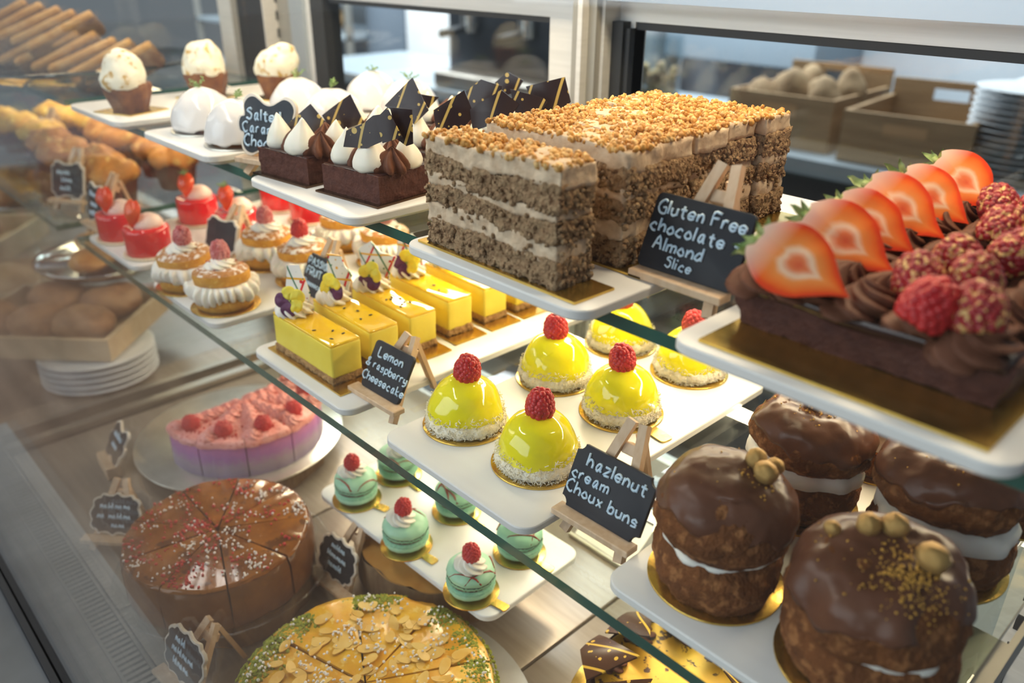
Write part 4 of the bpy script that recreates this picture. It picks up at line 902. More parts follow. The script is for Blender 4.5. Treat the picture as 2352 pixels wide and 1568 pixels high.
# ---------------------------------------------------------------- deck: log stands and cakes
def log_stand(x, y, z, r, h, label, seed, top=None):
    mb = MB()
    def mod(a, rr, zz): return rr*(1+.03*math.sin(3*a+seed)+.015*math.sin(13*a)), zz
    mb.add(lathe([(r*.96, 0), (r, h*.15), (r, h*.85), (r*.975, h)], 90, mod), 0); mb.add(lathe([(r*.975, h), (0, h)], 90, mod), 1); mb.add(lathe([(0, 0), (r*.96, 0)], 90, mod), 1)
    return thing('log_slice_stand', label, 'cake stand', (x, y, z), 0, 'round slices of log used as stands', me=build('log_slice_stand', mb, [bark_m, top or logtop], disp=(.0035, 60, seed), smooth=1.0))
log_stand(-.885, .362, ZD, .104, .0275, 'log slice with bark under the silver board of the pink half cake', 1)
log_stand(-.668, .238, ZD, .086, .0275, 'log slice with bark under the glass plate of the brown glazed cake', 2)
log_stand(-.545, .418, ZD, .088, .045, 'log slice with orange cut face showing from under the macaron tray', 3)
# pink half cake
bd = thing('round_board', 'round silver cake board under the pink and purple half cake', 'cake board', (-.897, .365, ZD+.028), me=build('round_board', MB().add(prism(circ(.130, 72), 0, .0025, .0006)), silverb, smooth=.6))
pc = thing('pink_half_cake', 'half purple mousse cake with coral frosting and raspberries on a silver board', 'cake', (-.882, .368, ZD+.0306), 0)
def wedge(r, a0, a1, z0, z1, rb=.004):
    n = 14; vs = []; fs = []; rows = []
    g = .0007
    prof = [(z0, 0), (z0+.001, .0), (z1-rb, 0), (z1-rb*.3, rb*.3), (z1, rb)]
    for z, ins in prof:
        rows.append(list(range(len(vs), len(vs)+n+1)))
        vs += [((r-ins)*math.cos(a0+(a1-a0)*i/n), (r-ins)*math.sin(a0+(a1-a0)*i/n), z) for i in range(n+1)]
    c0 = len(vs); cx, cy = .002*math.cos((a0+a1)/2), .002*math.sin((a0+a1)/2); vs += [(cx, cy, z0), (cx, cy, z1)]
    for A, B in zip(rows, rows[1:]):
        for i in range(n): fs.append((A[i], A[i+1], B[i+1], B[i]))
    for i in range(n): fs += [(rows[-1][i], rows[-1][i+1], c0+1), (rows[0][i+1], rows[0][i], c0)]
    fs += [tuple([c0]+[w[0] for w in rows]+[c0+1]), tuple([c0+1]+[w[-1] for w in reversed(rows)]+[c0])]
    return vs, fs
A0 = math.radians(-95)
for i in range(6):
    a0 = A0+i*math.radians(34.5)+.008; a1 = a0+math.radians(34.5)-.016; am = (a0+a1)/2
    s = obj('cake_slice', build('cake_slice', MB().add(wedge(.0945, a0, a1, 0, .043)), ombre_m, disp=(.001, 150, i), smooth=.6), pc)
    obj('frosting', build('frosting', MB().add(wedge(.0965, a0-.004, a1+.004, .0425, .0515, .004)), pinkfrost, disp=[(.0024, 70, i), (.001, 200, i)], smooth=.7), s)
    obj('raspberry', raspberry_mesh(rasp_m, i % 3, .0098, .015), s, T(.076*math.cos(am), .076*math.sin(am), .0520))
    rn = random.Random(i); pts = []
    for k in range(60): rr = .088*math.sqrt(rn.random()); aa = rn.uniform(a0, a1); pts.append((rr*math.cos(aa), rr*math.sin(aa), .0520))
    stuffpart(obj('berry_crumbs', crumbs_mesh('berry_crumbs', pts, redbit_m, .0007, .0020, i), s))
    for k in range(7):
        rr = .086-.0125*k; aa = a0+.10+.02*k; mb = rosette_mesh(pinkfrost, .0098, .0105, 6, .20, 2, k % 2, 'frosting_dot'); obj('frosting_dot', mb, s, T(rr*math.cos(aa), rr*math.sin(aa), .050))
# brown glazed cake on a glass plate
gp_m = glass_mat('plate_glass', (.93, .95, .94), .06)
thing('glass_plate', 'clear glass plate under the brown glazed cake', 'plate', (-.670, .235, ZD+.028), me=build('glass_plate', MB().add(lathe([(0, 0), (.085, 0), (.100, .003), (.1055, .0075), (.1062, .0095), (.1045, .0095), (.099, .0055), (.085, .0028), (0, .0028)], 80)), gp_m, smooth='all'))
bc = thing('fruit_cake', 'round brown glazed cake cut into wedges, strewn with red crumbs and sugar pearls', 'cake', (-.671, .234, ZD+.0312), 0)
for i in range(9):
    a0 = .35+i*2*PI/9+.007; a1 = a0+2*PI/9-.014
    w = obj('cake_wedge', build('cake_wedge', MB().add(wedge(.0915, a0, a1, 0, .046, .010)), cake_side, disp=[(.002, 45, i), (.0008, 150, i)], smooth=.7), bc)
    obj('glazed_top', build('glazed_top', MB().add(wedge(.0885, a0+.002, a1-.002, .0435, .0472, .003)), cake_brown, disp=[(.0022, 45, i), (.0006, 120, i)], smooth=.9), w)
def topping(parent, name, n, m, r0, r1, rmax, z, seed, rmin=0, squash=None, sub=1):
    rn = random.Random(seed); pts = []
    cl = [(rn.uniform(0, 6.28), rmin+(rmax-rmin)*math.sqrt(rn.random())) for _ in range(max(6, n//9))]
    for i in range(n):
        a, r = rn.choice(cl); px, py = r*math.cos(a)+rn.gauss(0, .007), r*math.sin(a)+rn.gauss(0, .007)
        if rmin*.9 < math.hypot(px, py) < rmax*1.03: pts.append((px, py, z))
    return stuffpart(obj(name, crumbs_mesh(name, pts, m, r0, r1, seed, sub), parent))
topping(bc, 'berry_crumbs', 420, redbit_m, .0008, .0022, .085, .0482, 3)
topping(bc, 'sugar_pearls', 330, sugar_m, .0009, .0017, .085, .0482, 5, 0, None, 2)
# almond cake with pistachio
grey_card = mat('grey_cake_card', (.46, .46, .44), (.40, .40, .38), 50, rough=.45, metal=.3)
thing('round_board', 'round grey cake card under the almond and pistachio cake', 'cake board', (-.428, .248, ZD), me=build('round_board', MB().add(prism(circ(.140, 72), 0, .0025, .0006)), grey_card, smooth=.6))
ac = thing('almond_cake', 'golden almond cake with a green pistachio rim, cut in wedges, at the bottom edge', 'cake', (-.428, .243, ZD+.0026), 0)
for i in range(8):
    a0 = .28+i*2*PI/8+.012; a1 = a0+2*PI/8-.024
    obj('cake_wedge', build('cake_wedge', MB().add(wedge(.108, a0, a1, 0, .056, .012)), alm_cake, disp=[(.003, 45, i), (.001, 150, i)], smooth=.8), ac)
def flakes(n, rmax, z, seed):
    rn = random.Random(seed); mb = MB()
    for i in range(n):
        a = rn.uniform(0, 6.28); r = rmax*math.sqrt(rn.random()); L = rn.uniform(.006, .0095)
        o = [(L*math.cos(t), L*.52*math.sin(t)*(1-.25*math.cos(t))) for t in [2*PI*k/12 for k in range(12)]]
        mb.add(prism(o, 0, .0009), 0, T(r*math.cos(a), r*math.sin(a), z+rn.uniform(0, .003), rn.uniform(-.2, .2), rn.uniform(-.2, .2), rn.uniform(0, 6)))
    return build('almond_flakes', mb, alm_flake, smooth=.6)
stuffpart(obj('almond_flakes', flakes(120, .085, .0555, 2), ac))
rn = random.Random(8); pts = []
for i in range(4200):
    a = rn.uniform(0, 6.28); 
    if noise.noise(Vector((a*2.2, 3, 1))) < -.18: continue
    r = .097+rn.gauss(0, .0085); r = min(r, .1095); pts.append((r*math.cos(a), r*math.sin(a), .0555-max(0, r-.098)**1.0*.75))
stuffpart(obj('pistachio_crumbs', crumbs_mesh('pistachio_crumbs', pts, pist_m, .0008, .0024, 4), ac))
topping(ac, 'sugar_pearls', 620, sugar_m, .0010, .0016, .098, .0590, 9, 0, None, 2)
# macarons
MT = .962
mt = thing('serving_tray', 'white tray with mint macarons, resting on a log slice', 'tray', (-.538, .413, MT+.0078), .036, TG, me=tray_mesh(.268, .128))
def macaron(x, y, label, seed, ta):
    t = thing('mint_macaron', label, 'macaron', (x, y, MT+.0080), 0, 'mint macarons with raspberries')
    disc_board(t, .0260, True, ta)
    def shell(up):
        def f():
            P = [(0, 0), (.0205, 0), (.0222, .0012), (.0222, .0040)]; D = [(.0216, .0042), (.0224, .0060), (.0215, .0095), (.0180, .0128), (.0110, .0150), (0, .0158)]
            mb = MB(); mb.add(lathe(P, 90, lambda a, r, z: (r*(1+.018*math.sin(31*a)+.012*math.sin(47*a)), z)), 0); mb.add(lathe(D, 90), 1)
            if not up: mb.v = [(p[0], p[1], -p[2]*.92) for p in mb.v]
            return build('macaron_shell', mb, [mintfoot, mint_m], disp=(.0006, 200, 2), smooth='all')
        return cached(('mac', up), f)
    obj('lower_shell', shell(False), t, T(0, 0, .0160))
    obj('filling', cached('mfill', lambda: build('filling', MB().add(lathe([(0, 0), (.0195, 0), (.0205, .002), (.0195, .0042), (0, .0042)], 48)), rasp_fill, smooth='all')), t, T(0, 0, .0152))
    u = obj('upper_shell', shell(True), t, T(0, 0, .0188, .05*math.sin(seed), .05*math.cos(seed), seed))
    rn = random.Random(seed); mb = MB()
    def sz(px, py):
        q = math.hypot(px, py); D = [(0, .0158), (.0110, .0150), (.0180, .0128), (.0215, .0095), (.0224, .0060)]
        for (r0, z0), (r1, z1) in zip(D, D[1:]):
            if q <= r1: return z0+(z1-z0)*(q-r0)/(r1-r0)+.0004
        return .006
    for k in range(3):
        a = rn.uniform(0, 6.28); b = a+rn.uniform(.9, 2.0); pts = []
        for j in range(7):
            q = j/6; px = .0222*((1-q)*math.cos(a)+q*math.cos(b)); py = .0222*((1-q)*math.sin(a)+q*math.sin(b)); pts.append((px, py, sz(px, py)))
        mb.add(tube(pts, .0008, 5, .8, lambda q: .5+q))
    obj('red_drizzle', build('red_drizzle', mb, drizzle_m, smooth='all'), u)
    obj('cream_swirl', rosette_mesh(kiss_m, .0130, .0110, 8, .18, 2.2, seed % 2, 'macaron_cream'), u, T(-.003, .003, .0148))
    obj('raspberry', raspberry_mesh(rasp_m, seed % 3, .0082, .0155), u, T(-.003, .001, .0225, .1, -.1, seed))
for x, y, lab, s, ta in ((-.628, .369, 'mint macaron at the left end of its tray, nearest the pink cake', 1, .3), (-.532, .363, 'mint macaron in the middle of the front row, purple filling showing', 2, .1), (-.440, .368, 'mint macaron at the right end of the front row, red drizzle crossing its shell', 3, .2),
    (-.634, .428, 'mint macaron in the back row left, behind the green shelf edge', 4, 0), (-.540, .434, 'mint macaron in the back row middle, seen through the glass shelf', 5, 0), (-.448, .437, 'mint macaron in the back row right, under the lemon tray corner', 6, .1)): macaron(x, y, lab, s, ta)
# gold chocolate cake at the bottom edge
gc = thing('gold_chocolate_cake', 'low chocolate cake with gold leaf and splattered chocolate shards, under the choux bun tray', 'cake', (-.262, .442, ZD), 0)
obj('cake_board', build('cake_board', MB().add(prism(circ(.092, 64), 0, .002, .0005)), gold, smooth=.6), gc)
obj('cake_body', build('cake_body', MB().add(lathe([(0, .002), (.072, .002), (.075, .006), (.075, .036), (.071, .042), (0, .043)], 80)), choc_glaze, disp=(.001, 60, 2), smooth=.9), gc)
goldtop = mat('gold_leaf_top', (.62, .38, .03), (.50, .27, .02), 30, rough=.42, metal=.35, c3=(.06, .025, .01), s3=90, lo3=.60, hi3=.64, bump=.3, bscale=120)
obj('gold_leaf', build('gold_leaf', MB().add(lathe([(.068, .0432), (.066, .0440), (0, .0444)], 64)), goldtop, disp=(.0008, 60, 1), smooth='all'), gc)
shard_b = splat_mat('milk_chocolate_sheet_gold_splatter', (.075, .032, .018), [((.72, .44, .06), 1.0)], dens=.5)
for i in range(8):
    a = i*2*PI/8+.45; obj('chocolate_rosette', rosette_mesh(choc_pipe, .0115, .012, 6, .22, 2.2, i % 3, 'cake_rosette'), gc, T(.056*math.cos(a), .056*math.sin(a), .043))
    shard(gc, Matrix.Translation((.062*math.cos(a), .062*math.sin(a), .056)) @ Euler((-1.12, 0, a+PI/2)).to_matrix().to_4x4(), ((-.030, -.018), (-.004, -.026), (.028, -.012), (.012, .006), (.008, .034), (-.008, .010)), shard_b, .3)
# thin tilted white panel with a pale foot strip behind the macarons
tk = thing('tilted_white_panel', 'tilted white panel with a pale foot strip on the deck behind the macaron tray', 'card holder', (-.445, .560, ZD), .0)
obj('card', build('card', MB().add(rbox(.078, .0012, .052, 0), 0, T(0, 0, .004, -.95)), mat('panel_white', (.90, .89, .84), rough=.6), smooth=False), tk)
obj('holder', build('holder', MB().add(rbox(.088, .004, .006, .001, 1), 0, T(0, -.004, .0)), mat('pale_strip', (.72, .70, .60), rough=.2), smooth=False), tk)
# signs on the deck (their writing is too blurred to read)
sign((-.975, .222, ZD), -.10, .062, .050, 'wave', [('~^~', .0085, 0, .2, 0), ('~~', .008, 0, -.05, 0)], 'plaque sign in a small wood block, seen almost edge on, left of the silver board', stand='block', lean=.55)
sign((-.822, .178, ZD), .72, .060, .048, 'plaque', [('~^~~', .0075, .0, .17, 0), ('~ ~^~', .0075, 0, -.05, 0), ('~~', .0065, .1, -.25, 0)], 'ornate plaque sign on an easel at the left of the brown glazed cake', lean=.62, legh=.066)
sign((-.573, .152, ZD), .10, .066, .050, 'plaque', [('~^', .0075, -.1, .25, 0), ('~^~~', .0075, 0, .05, 0), ('^~~', .0075, 0, -.16, 0)], 'ornate plaque sign standing at the bottom edge in front of the brown glazed cake', lean=.35, legh=.060)
sign((-.592, .320, ZD), .06, .062, .048, 'plaque', [('~^~', .0065, 0, .25, 0), ('^~~~', .0065, 0, .05, 0), ('~~^', .0065, 0, -.16, 0)], 'ornate plaque sign on an easel between the brown cake and the almond cake', lean=.35, legh=.066)

# ---------------------------------------------------------------- neighbouring pastry case on the left
c2 = thing('display_case', 'second pastry case further left, holding muffins, biscuits and bread buns', 'display case', (0, 0, 0))
obj('base', bxm('base', [steel, gasket], (-2.9, -1.212, .076, .135, .55, .893, 0), (-2.9, -1.212, .135, .66, .50, .900, 0)), c2)
obj('deck_plate', bxm('deck_plate', deck_m, (-2.9, -1.143, .137, .64, .886, .8995)), c2)
obj('back_frame', bxm('back_frame', [alu, gasket], (-2.9, -1.36, .66, .69, 1.45, 1.62, 0), (-1.420, -1.372, .655, .69, .90, 1.62, 0), (-1.372, -1.226, .666, .69, .90, 1.62, 1), (-2.9, -1.42, .66, .69, .90, .95, 0)), c2)
obj('front_glass', bxm('front_glass', glass_front, (-2.9, -1.21, .069, .075, .892, 1.72)), c2)
def shelf2(z, y0, lab): shelf('glass_shelf', -2.7, -1.265, y0, .64, z, lab)
shelf2(GM, .296, 'middle glass shelf of the left hand case under the muffins')
shelf2(GT, .343, 'upper glass shelf of the left hand case under the green glass platter')
pg = glass_mat('green_platter_glass', (.05, .20, .14), .14)
thing('glass_platter', 'wide green glass platter on the upper shelf of the left case', 'platter', (-1.505, .425, GT), me=build('glass_platter', MB().add(lathe([(0, 0), (.11, 0), (.15, .010), (.195, .022), (.205, .024), (.203, .028), (.19, .027), (.148, .016), (.11, .006), (0, .006)], 72, lambda a, r, z: (r*(1+.02*math.sin(9*a)*(r > .18)), z))), pg, disp=(.004, 25, 3), smooth='all'))
bis_m = mat('toasted_biscuit', (.56, .28, .08), (.66, .40, .16), 60, rough=.7, bump=.4, bscale=200)
bis_d = mat('biscuit_brown_side', (.17, .085, .045), (.28, .17, .09), 70, rough=.7, bump=.4, bscale=200)
rn = random.Random(5)
def biscuit(i, x, y, z, lab):
    t = thing('long_biscuit', lab, 'biscuit', (x, y, z), .95+rn.uniform(-.12, .12), 'long toasted biscuits stacked on the green platter')
    t.rotation_euler = (.25+rn.uniform(-.05, .05), -.42+rn.uniform(-.06, .06), t.rotation_euler[2])
    def f(): mb = MB(); mb.add(rbox(.120, .020, .036, .008, 3, 2), 0, T(0, 0, -.018)); return build('biscuit_body', mb, bis_d, disp=(.002, 60, 1), smooth='all')
    def g(): mb = MB(); mb.add(rbox(.117, .019, .012, .0055, 3, 2)); return build('biscuit_crust', mb, bis_m, disp=(.002, 70, 2), smooth='all')
    obj('biscuit_body', cached('bisb', f), t); obj('biscuit_crust', cached('bisc', g), t, T(0, 0, .011))
k = 0
for row, (n, zz, yy) in enumerate(((9, .040, .0), (5, .066, .02))):
    for i in range(n):
        x = -1.690+i*.043+row*.015; y = .365+yy+i*.012; k += 1
        biscuit(k, x, y, GT+zz-i*.0028, ['lower', 'upper'][row]+' row biscuit on the green platter, '+['first', 'second', 'third', 'fourth', 'fifth', 'sixth', 'seventh', 'eighth', 'ninth'][i]+' from its left')
# muffins
cup_m = mat('dark_muffin_case', (.09, .030, .022), (.12, .045, .03), 60, rough=.8)
muf_a = mat('orange_muffin_top', (.66, .29, .06), (.46, .17, .035), 45, rough=.6, bump=.6, bscale=160, bdist=.003, c3=(.80, .50, .16), s3=60)
muf_b = mat('yellow_muffin_top', (.80, .48, .06), (.62, .30, .04), 45, rough=.6, bump=.6, bscale=160, bdist=.003, c3=(.88, .66, .2), s3=60)
ORD = ['first', 'second', 'third', 'fourth', 'fifth', 'sixth', 'seventh', 'eighth']
def muffin(x, y, z, yel, lab, s):
    t = thing('muffin', lab, 'muffin', (x, y, z), s, 'muffins on the middle shelf of the left case')
    obj('paper_case', cached('mc', lambda: build('paper_case', MB().add(lathe([(0, 0), (.026, 0), (.034, .042), (0, .042)], 64, lambda a, r, z: (r*(1+.03*math.sin(24*a)), z))), cup_m, smooth=.8)), t)
    def top(): return build('muffin_top', MB().add(lathe([(0, .036), (.034, .036), (.040, .043), (.041, .050), (.034, .060), (.022, .068), (0, .071)], 48)), muf_b if yel else muf_a, disp=[(.013, 32, s), (.005, 90, s)], smooth='all')
    obj('muffin_top', cached(('mt', yel, s % 3), top), t)
for r in range(2):
    for i in range(7):
        muffin(-1.325-.098*i-.03*r, .405+r*.108+.012*math.sin(i*2), GM, i > 3, ['front', 'back'][r]+' row muffin on the left case shelf, '+ORD[i]+' from the metal post', i+r*3)
sign((-1.337, .345, GM), .50, .062, .056, 'frame', [('~~', .010, -.1, .2, 0), ('^~', .009, 0, 0, 0), ('~^', .009, -.05, -.22, 0)], 'framed plaque sign on an easel standing before the muffins of the left case', lean=.25, legh=.086)
sign((-1.735, .42, GM), .15, .062, .056, 'frame', [('~~', .010, -.1, .2, 0), ('~^', .009, 0, -.1, 0)], 'dark plaque sign at the left edge, tilted, beside the muffins', lean=.4, legh=.086)
# cake stands
chrome = mat('polished_rim', (.72, .72, .72), rough=.12, metal=1.0)
def cake_stand(x, y, h, r, lab):
    t = thing('cake_stand', lab, 'cake stand', (x, y, .9005), 0, 'metal cake stands on the deck of the left case')
    obj('plate', build('plate', MB().add(lathe([(0, h-.014), (r*.9, h-.014), (r, h-.004), (r*1.02, h), (r*1.005, h+.001), (r*.97, h-.008), (0, h-.008)], 72)), chrome, smooth='all'), t)
    obj('pedestal', build('pedestal', MB().add(lathe([(0, 0), (.050, 0), (.048, .006), (.018, .018), (.010, h*.4), (.013, h*.6), (.010, h-.02), (.03, h-.014), (0, h-.014)], 48)), gp_m, smooth='all'), t)
cake_stand(-1.425, .400, .128, .112, 'round metal rimmed cake stand with tarts, left of the red cakes tray')
cake_stand(-1.800, .385, .160, .112, 'taller metal cake stand at the left edge carrying round pastries')
past_m = mat('golden_pastry', (.66, .32, .09), (.48, .19, .045), 40, rough=.4, bump=.3, bscale=120, coat=.2)
bun_m = mat('brown_bun_crust', (.26, .12, .055), (.38, .20, .09), 40, rough=.6, bump=.3, bscale=130)
bun_l = mat('floury_bun_crust', (.52, .34, .18), (.64, .47, .30), 40, rough=.8, bump=.3, bscale=130)
def bun(name, x, y, z, rx, ry, h, m, lab, grp, seed, rz=0):
    return thing(name, lab, 'pastry' if 'pastry' in name else 'bun', (x, y, z), rz, grp, me=cached(('bun', rx, ry, h, m.name, seed), lambda: build(name, MB().add(ico(1, 4, (rx, ry, h/2)), 0, T(0, 0, h/2-.001)), m, disp=[(.006, 25, seed), (.002, 90, seed)], smooth='all')))
for i, (dx, dy) in enumerate(((-.045, .0), (.035, -.035), (.03, .045))): bun('round_pastry', -1.425+dx, .400+dy, 1.0205, .042, .036, .034, past_m, ['golden pastry on the low metal stand, at its left', 'golden pastry on the low metal stand, at its front', 'golden pastry on the low metal stand, at its back'][i], 'pastries on the low metal stand', i)
for i, (dx, dy) in enumerate(((-.05, -.01), (.04, -.04), (.04, .045))): bun('round_pastry', -1.800+dx, .385+dy, 1.0525, .050, .042, .055, past_m, ['golden pastry on the taller stand, cut off by the photo edge', 'golden pastry on the taller stand, nearest the glass', 'golden pastry on the taller stand, beside the shelf corner'][i], 'pastries on the taller stand', i)
# wooden trays of buns
traywood = mat('pale_tray_wood', (.46, .34, .21), (.54, .42, .28), 30, rough=.6, stretch=(1, 6, 1))
def wood_tray(x, y, z, rz, sx, sy, h, lab):
    t = thing('wooden_tray', lab, 'tray', (x, y, z), rz, 'wooden bun trays')
    obj('tray_floor', build('tray_floor', MB().add(box(-sx/2, sx/2, -sy/2, sy/2, 0, .006)), traywood, smooth=False), t)
    for b in ((-sx/2, sx/2, -sy/2, -sy/2+.008), (-sx/2, sx/2, sy/2-.008, sy/2), (-sx/2, -sx/2+.008, -sy/2+.008, sy/2-.008), (sx/2-.008, sx/2, -sy/2+.008, sy/2-.008)):
        obj('tray_side', build('tray_side', MB().add(box(*b, .006, h)), traywood, smooth=False), t)
    return t
plate_m = mat('white_china', (.70, .73, .76), rough=.25)
for i in range(5): thing('white_plate', 'white plate in the short stack holding up the nearest wooden bun tray', 'plate', (-1.245, .305, .9005+i*.0098), 0, 'white plates under the wooden tray', me=cached('plate', lambda: build('white_plate', MB().add(lathe([(0, 0), (.058, 0), (.074, .006), (.083, .0094), (.082, .0096), (.072, .0088), (.05, .0070), (0, .0070)], 64)), plate_m, smooth='all')))
TR = math.radians(44)
wood_tray(-1.335, .292, .951, TR, .25, .21, .034, 'wooden tray of dark buns balanced on the white plates')
for i, (dx, dy) in enumerate(((.062, -.045), (-.012, -.045), (-.088, -.045), (.055, .045), (-.03, .045))):
    px, py = -1.335+dx*math.cos(TR)-dy*math.sin(TR), .292+dx*math.sin(TR)+dy*math.cos(TR)
    bun('bread_bun', px, py, .958, .046, .040, .056, bun_m, 'brown bun on the nearest wooden tray, '+['by its right corner', 'in the middle of the front side', 'left in the front side', 'at the back right', 'at the back left'][i], 'buns on the wooden trays', i, TR)
wood_tray(-1.72, .245, .9005, TR+.1, .28, .19, .045, 'wooden tray of floury buns behind the dark bun tray')
for i, (dx, dy) in enumerate(((.072, -.01), (-.062, -.01))):
    px, py = -1.72+dx*math.cos(TR)-dy*math.sin(TR), .245+dx*math.sin(TR)+dy*math.cos(TR)
    bun('bread_bun', px, py, .9075, .058, .046, .066, bun_l, 'floury bun on the middle wooden tray, '+['at its right end', 'at its left end'][i], 'buns on the wooden trays', i+5, TR)
wood_tray(-2.06, .30, .9005, TR+.1, .26, .20, .045, 'wooden tray farthest left with a round sugared loaf')
bun('bread_bun', -2.02, .285, .9075, .085, .07, .085, bun_m, 'round sugared loaf on the farthest wooden tray', 'buns on the wooden trays', 9, TR)

# ---------------------------------------------------------------- kitchen behind the case
ktop = mat('kitchen_counter_steel', (.40, .47, .52), (.36, .42, .47), 8, rough=.35, metal=.4)
kdark = mat('dark_cabinet_front', (.035, .038, .042), rough=.6)
ct = thing('kitchen_counter', 'long kitchen counter with a pale steel edge behind the case doors', 'counter', (0, 0, 0))
obj('worktop', build('worktop', MB().add(box(-3.6, .6, 1.96, 2.62, .985, 1.025)), ktop, smooth=False), ct)
obj('cabinet', build('cabinet', MB().add(box(-3.6, .6, 2.0, 2.6, 0, .985)), kdark, smooth=False), ct)
crate_m = mat('brown_crate_wood', (.27, .17, .085), (.35, .23, .12), 8, rough=.7, stretch=(1, 1, 14))
def crate(x, y, rz, sx, sy, h, lab):
    t = thing('wooden_crate', lab, 'crate', (x, y, 1.0255), rz, 'wooden crates on the kitchen counter')
    obj('crate_floor', build('crate_floor', MB().add(box(-sx/2, sx/2, -sy/2, sy/2, 0, .01)), crate_m, smooth=False), t)
    for nm, (x0, x1, y0, y1), cut in (('front_board', (-sx/2, sx/2, -sy/2, -sy/2+.012), 0), ('back_board', (-sx/2, sx/2, sy/2-.012, sy/2), 1), ('end_board', (-sx/2, -sx/2+.012, -sy/2+.012, sy/2-.012), 0), ('end_board', (sx/2-.012, sx/2, -sy/2+.012, sy/2-.012), 0)):
        mb = MB(); hh = h*(1.35 if cut else 1)
        if cut:
            w = .045; mb.add(box(x0, -w, y0, y1, .01, hh)); mb.add(box(w, x1, y0, y1, .01, hh)); mb.add(box(-w, w, y0, y1, .01, hh-.05)); mb.add(box(-w, w, y0, y1, hh-.02, hh))
        else: mb.add(box(x0, x1, y0, y1, .01, hh))
        o = obj(nm, build(nm, mb, crate_m, smooth=False), t)
        if nm == 'front_board': obj('name_plate', build('name_plate', MB().add(box(-.05, .05, y0-.002, y0, h*.62, h*.82)), mat('tan_label', (.45, .27, .13), rough=.6), smooth=False), o)
crate(-.80, 2.20, .10, .30, .36, .125, 'wooden crate with a handle slot on the counter, right one of the pair, empty')
crate(-1.135, 2.22, .04, .30, .36, .135, 'wooden crate with pale loaves, left one of the pair on the counter')
loaf_m = mat('pale_loaf', (.26, .17, .09), (.36, .25, .14), 20, rough=.8)
for i in range(7): bun('bread_roll', -1.135-.10+.095*(i % 3)+.02*(i//3), 2.22-.10+.10*(i//3), 1.0365, .044, .042, .150+.012*((i*3) % 4), loaf_m, 'pale roll in the left crate, '+['front', 'middle', 'back'][i//3]+' row, '+ORD[i % 3]+' from the left', 'rolls in the crate', i)
for i in range(14): thing('dinner_plate', 'white plate in the tall stack at the right end of the kitchen counter', 'plate', (-.560, 2.16, 1.0255+i*.0145), 0, 'white plates stacked by the crates', me=cached('dplate', lambda: build('dinner_plate', MB().add(lathe([(0, 0), (.075, 0), (.115, .012), (.13, .0142), (.128, .0145), (.11, .0135), (.07, .010), (0, .010)], 56)), plate_m, smooth='all')))
kn = thing('coffee_tamper', 'black round knob standing above the plate stack', 'tamper', (-.60, 2.355, 1.0255), 0)
obj('handle', build('handle', MB().add(ico(.035, 3, (1, 1, .8)), 0, T(0, 0, .26)), gasket, smooth='all'), kn); obj('shaft', build('shaft', MB().add(lathe([(0, 0), (.03, 0), (.03, .01), (.008, .014), (.008, .24), (0, .24)], 24)), steel, smooth='all'), kn)
# jars and tall clear dispensers
jar_g = glass_mat('jar_glass', (.85, .90, .92), .08)
chips = mat('pale_chips', (.55, .42, .22), (.30, .18, .10), 30, rough=.8)
for i, (x, y, lab) in enumerate(((-1.62, 2.15, 'glass jar of pale biscuits on the counter, left of the crates'), (-1.80, 2.16, 'glass jar of pale biscuits on the counter, second from the crates'))):
    j = thing('glass_jar', lab, 'jar', (x, y, 1.0255), 0, 'glass jars on the kitchen counter')
    obj('jar_body', build('jar_body', MB().add(lathe([(0, 0), (.075, 0), (.078, .01), (.078, .24), (.074, .24), (.074, .012), (0, .010)], 40)), jar_g, smooth=.8), j)
    stuffpart(obj('biscuits', crumbs_mesh('biscuits', [(random.Random(i*50+q).uniform(-.045, .045), random.Random(i*70+q).uniform(-.045, .045), .02+.0022*q) for q in range(60)], chips, .014, .024, i), j))
cm = thing('coffee_machine', 'dark coffee machine with chrome top at the back of the kitchen counter', 'coffee machine', (-2.28, 2.30, 1.0255), 0)
obj('machine_body', build('machine_body', MB().add(rbox(.62, .40, .42, .02, 2)), mat('dark_machine_body', (.045, .055, .07), rough=.3, metal=.3), smooth=.6), cm)
obj('drip_tray', build('drip_tray', MB().add(rbox(.56, .12, .06, .008, 1), 0, T(0, -.24, 0)), steel, smooth=.6), cm)
for sx in (-.15, .15):
    gh = obj('group_head', build('group_head', MB().add(lathe([(0, .20), (.035, .20), (.035, .28), (0, .28)], 24), 0, T(sx, -.22, 0)), chrome, smooth=.7), cm)
    obj('portafilter_handle', build('portafilter_handle', MB().add(tube([(sx, -.24, .215), (sx, -.36, .20)], .014, 10)), gasket, smooth='all'), gh)
obj('red_light', build('red_light', MB().add(ico(.02, 2), 0, T(.24, -.20, .36)), mat('red_knob', (.5, .05, .03), rough=.4), smooth='all'), cm)
pm = mat('white_panel', (.74, .76, .78), rough=.5)
def block(name, lab, cat, x0, x1, y0, y1, z0, z1, m, r=.01, grp=None):
    return thing(name, lab, cat, ((x0+x1)/2, (y0+y1)/2, z0), 0, grp, me=build(name, MB().add(rbox(x1-x0, y1-y0, z1-z0, r, 2)), m, smooth=.6))
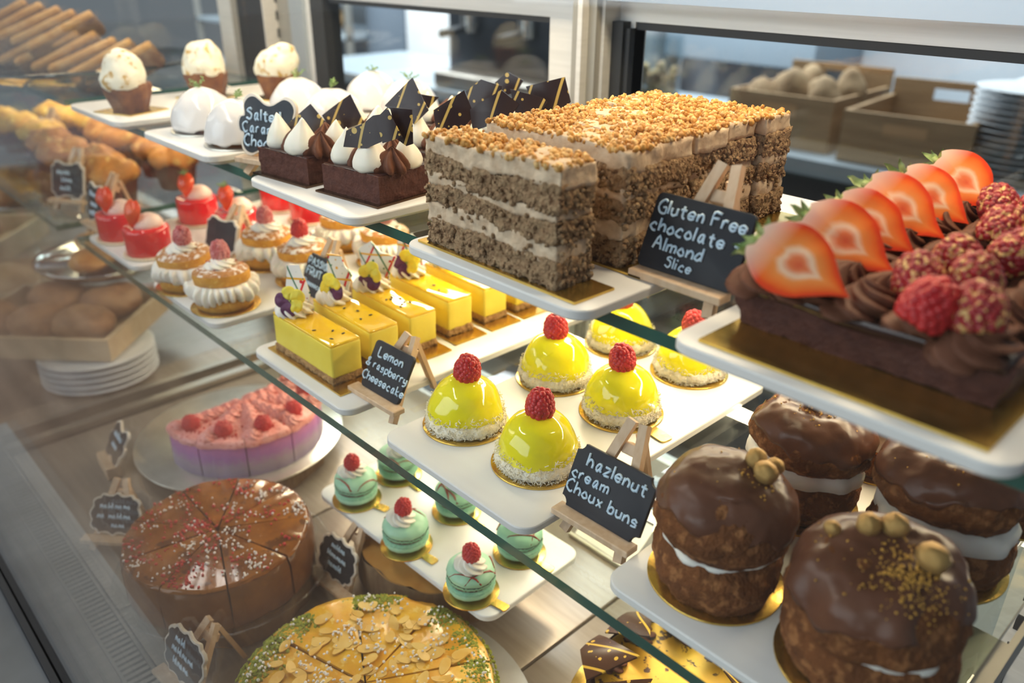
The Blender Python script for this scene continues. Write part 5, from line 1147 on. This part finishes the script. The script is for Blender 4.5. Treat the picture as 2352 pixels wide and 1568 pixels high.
fr = thing('fridge', 'tall white fridge standing in for a bright street reflection, left of the coffee machine', 'fridge', (-3.62, 3.6, 0), 0)  # white body stands in for the bright street reflection in the front glass
obj('fridge_body', build('fridge_body', MB().add(rbox(1.5, .7, 1.95, .02, 2)), pm, smooth=.6), fr)
obj('fridge_door', build('fridge_door', MB().add(rbox(.72, .05, 1.7, .012, 2), 0, T(-.37, -.375, .15)), pm, smooth=.6), fr); d = obj('fridge_door', build('fridge_door', MB().add(rbox(.72, .05, 1.7, .012, 2), 0, T(.37, -.375, .15)), pm, smooth=.6), fr)
obj('handle', build('handle', MB().add(rbox(.03, .04, .5, .006, 1), 0, T(.05, -.42, .75)), steel, smooth=.6), d)
sh = thing('bread_rack', 'dark steel rack with bread at the far left of the kitchen', 'rack', (-6.2, 3.5, 0), 0)
for i in range(5): obj('rack_shelf', build('rack_shelf', MB().add(rbox(2.4, .6, .03, .004, 1), 0, T(0, 0, .25+i*.34)), ktop, smooth=False), sh)
for sx in (-1.18, 1.18):
    for sy in (-.28, .28): obj('rack_post', build('rack_post', MB().add(rbox(.04, .04, 1.75, .004, 1), 0, T(sx, sy, 0)), alu_dark, smooth=False), sh)
crust_m = mat('crusty_loaf', (.42, .25, .11), (.55, .36, .17), 12, rough=.8)
for i in range(8):
    bun('bread_loaf', -7.0+(i % 4)*.48, 3.40, .965 if i < 4 else .625, .19, .14, .16, crust_m, 'crusty loaf on the far rack, '+['upper', 'lower'][i//4]+' shelf, '+ORD[i % 4]+' from the left', 'loaves on the far rack', i % 3)
block('storage_box', 'dark grey storage box under the window of the kitchen wall', 'box', -4.93, -4.5, 3.3, 3.9, 0, 1.25, mat('slate_grey_box', (.12, .15, .19), rough=.5))
block('storage_box', 'pale blue grey storage cabinet on the kitchen wall right of the fridge', 'box', -2.75, -1.9, 3.7, 4.19, 1.0, 1.55, mat('blue_grey_cabinet', (.30, .37, .44), rough=.5))
block('storage_box', 'white carton on the counter behind the right crate', 'box', -.72, -.42, 2.42, 2.60, 1.0255, 1.20, pm)
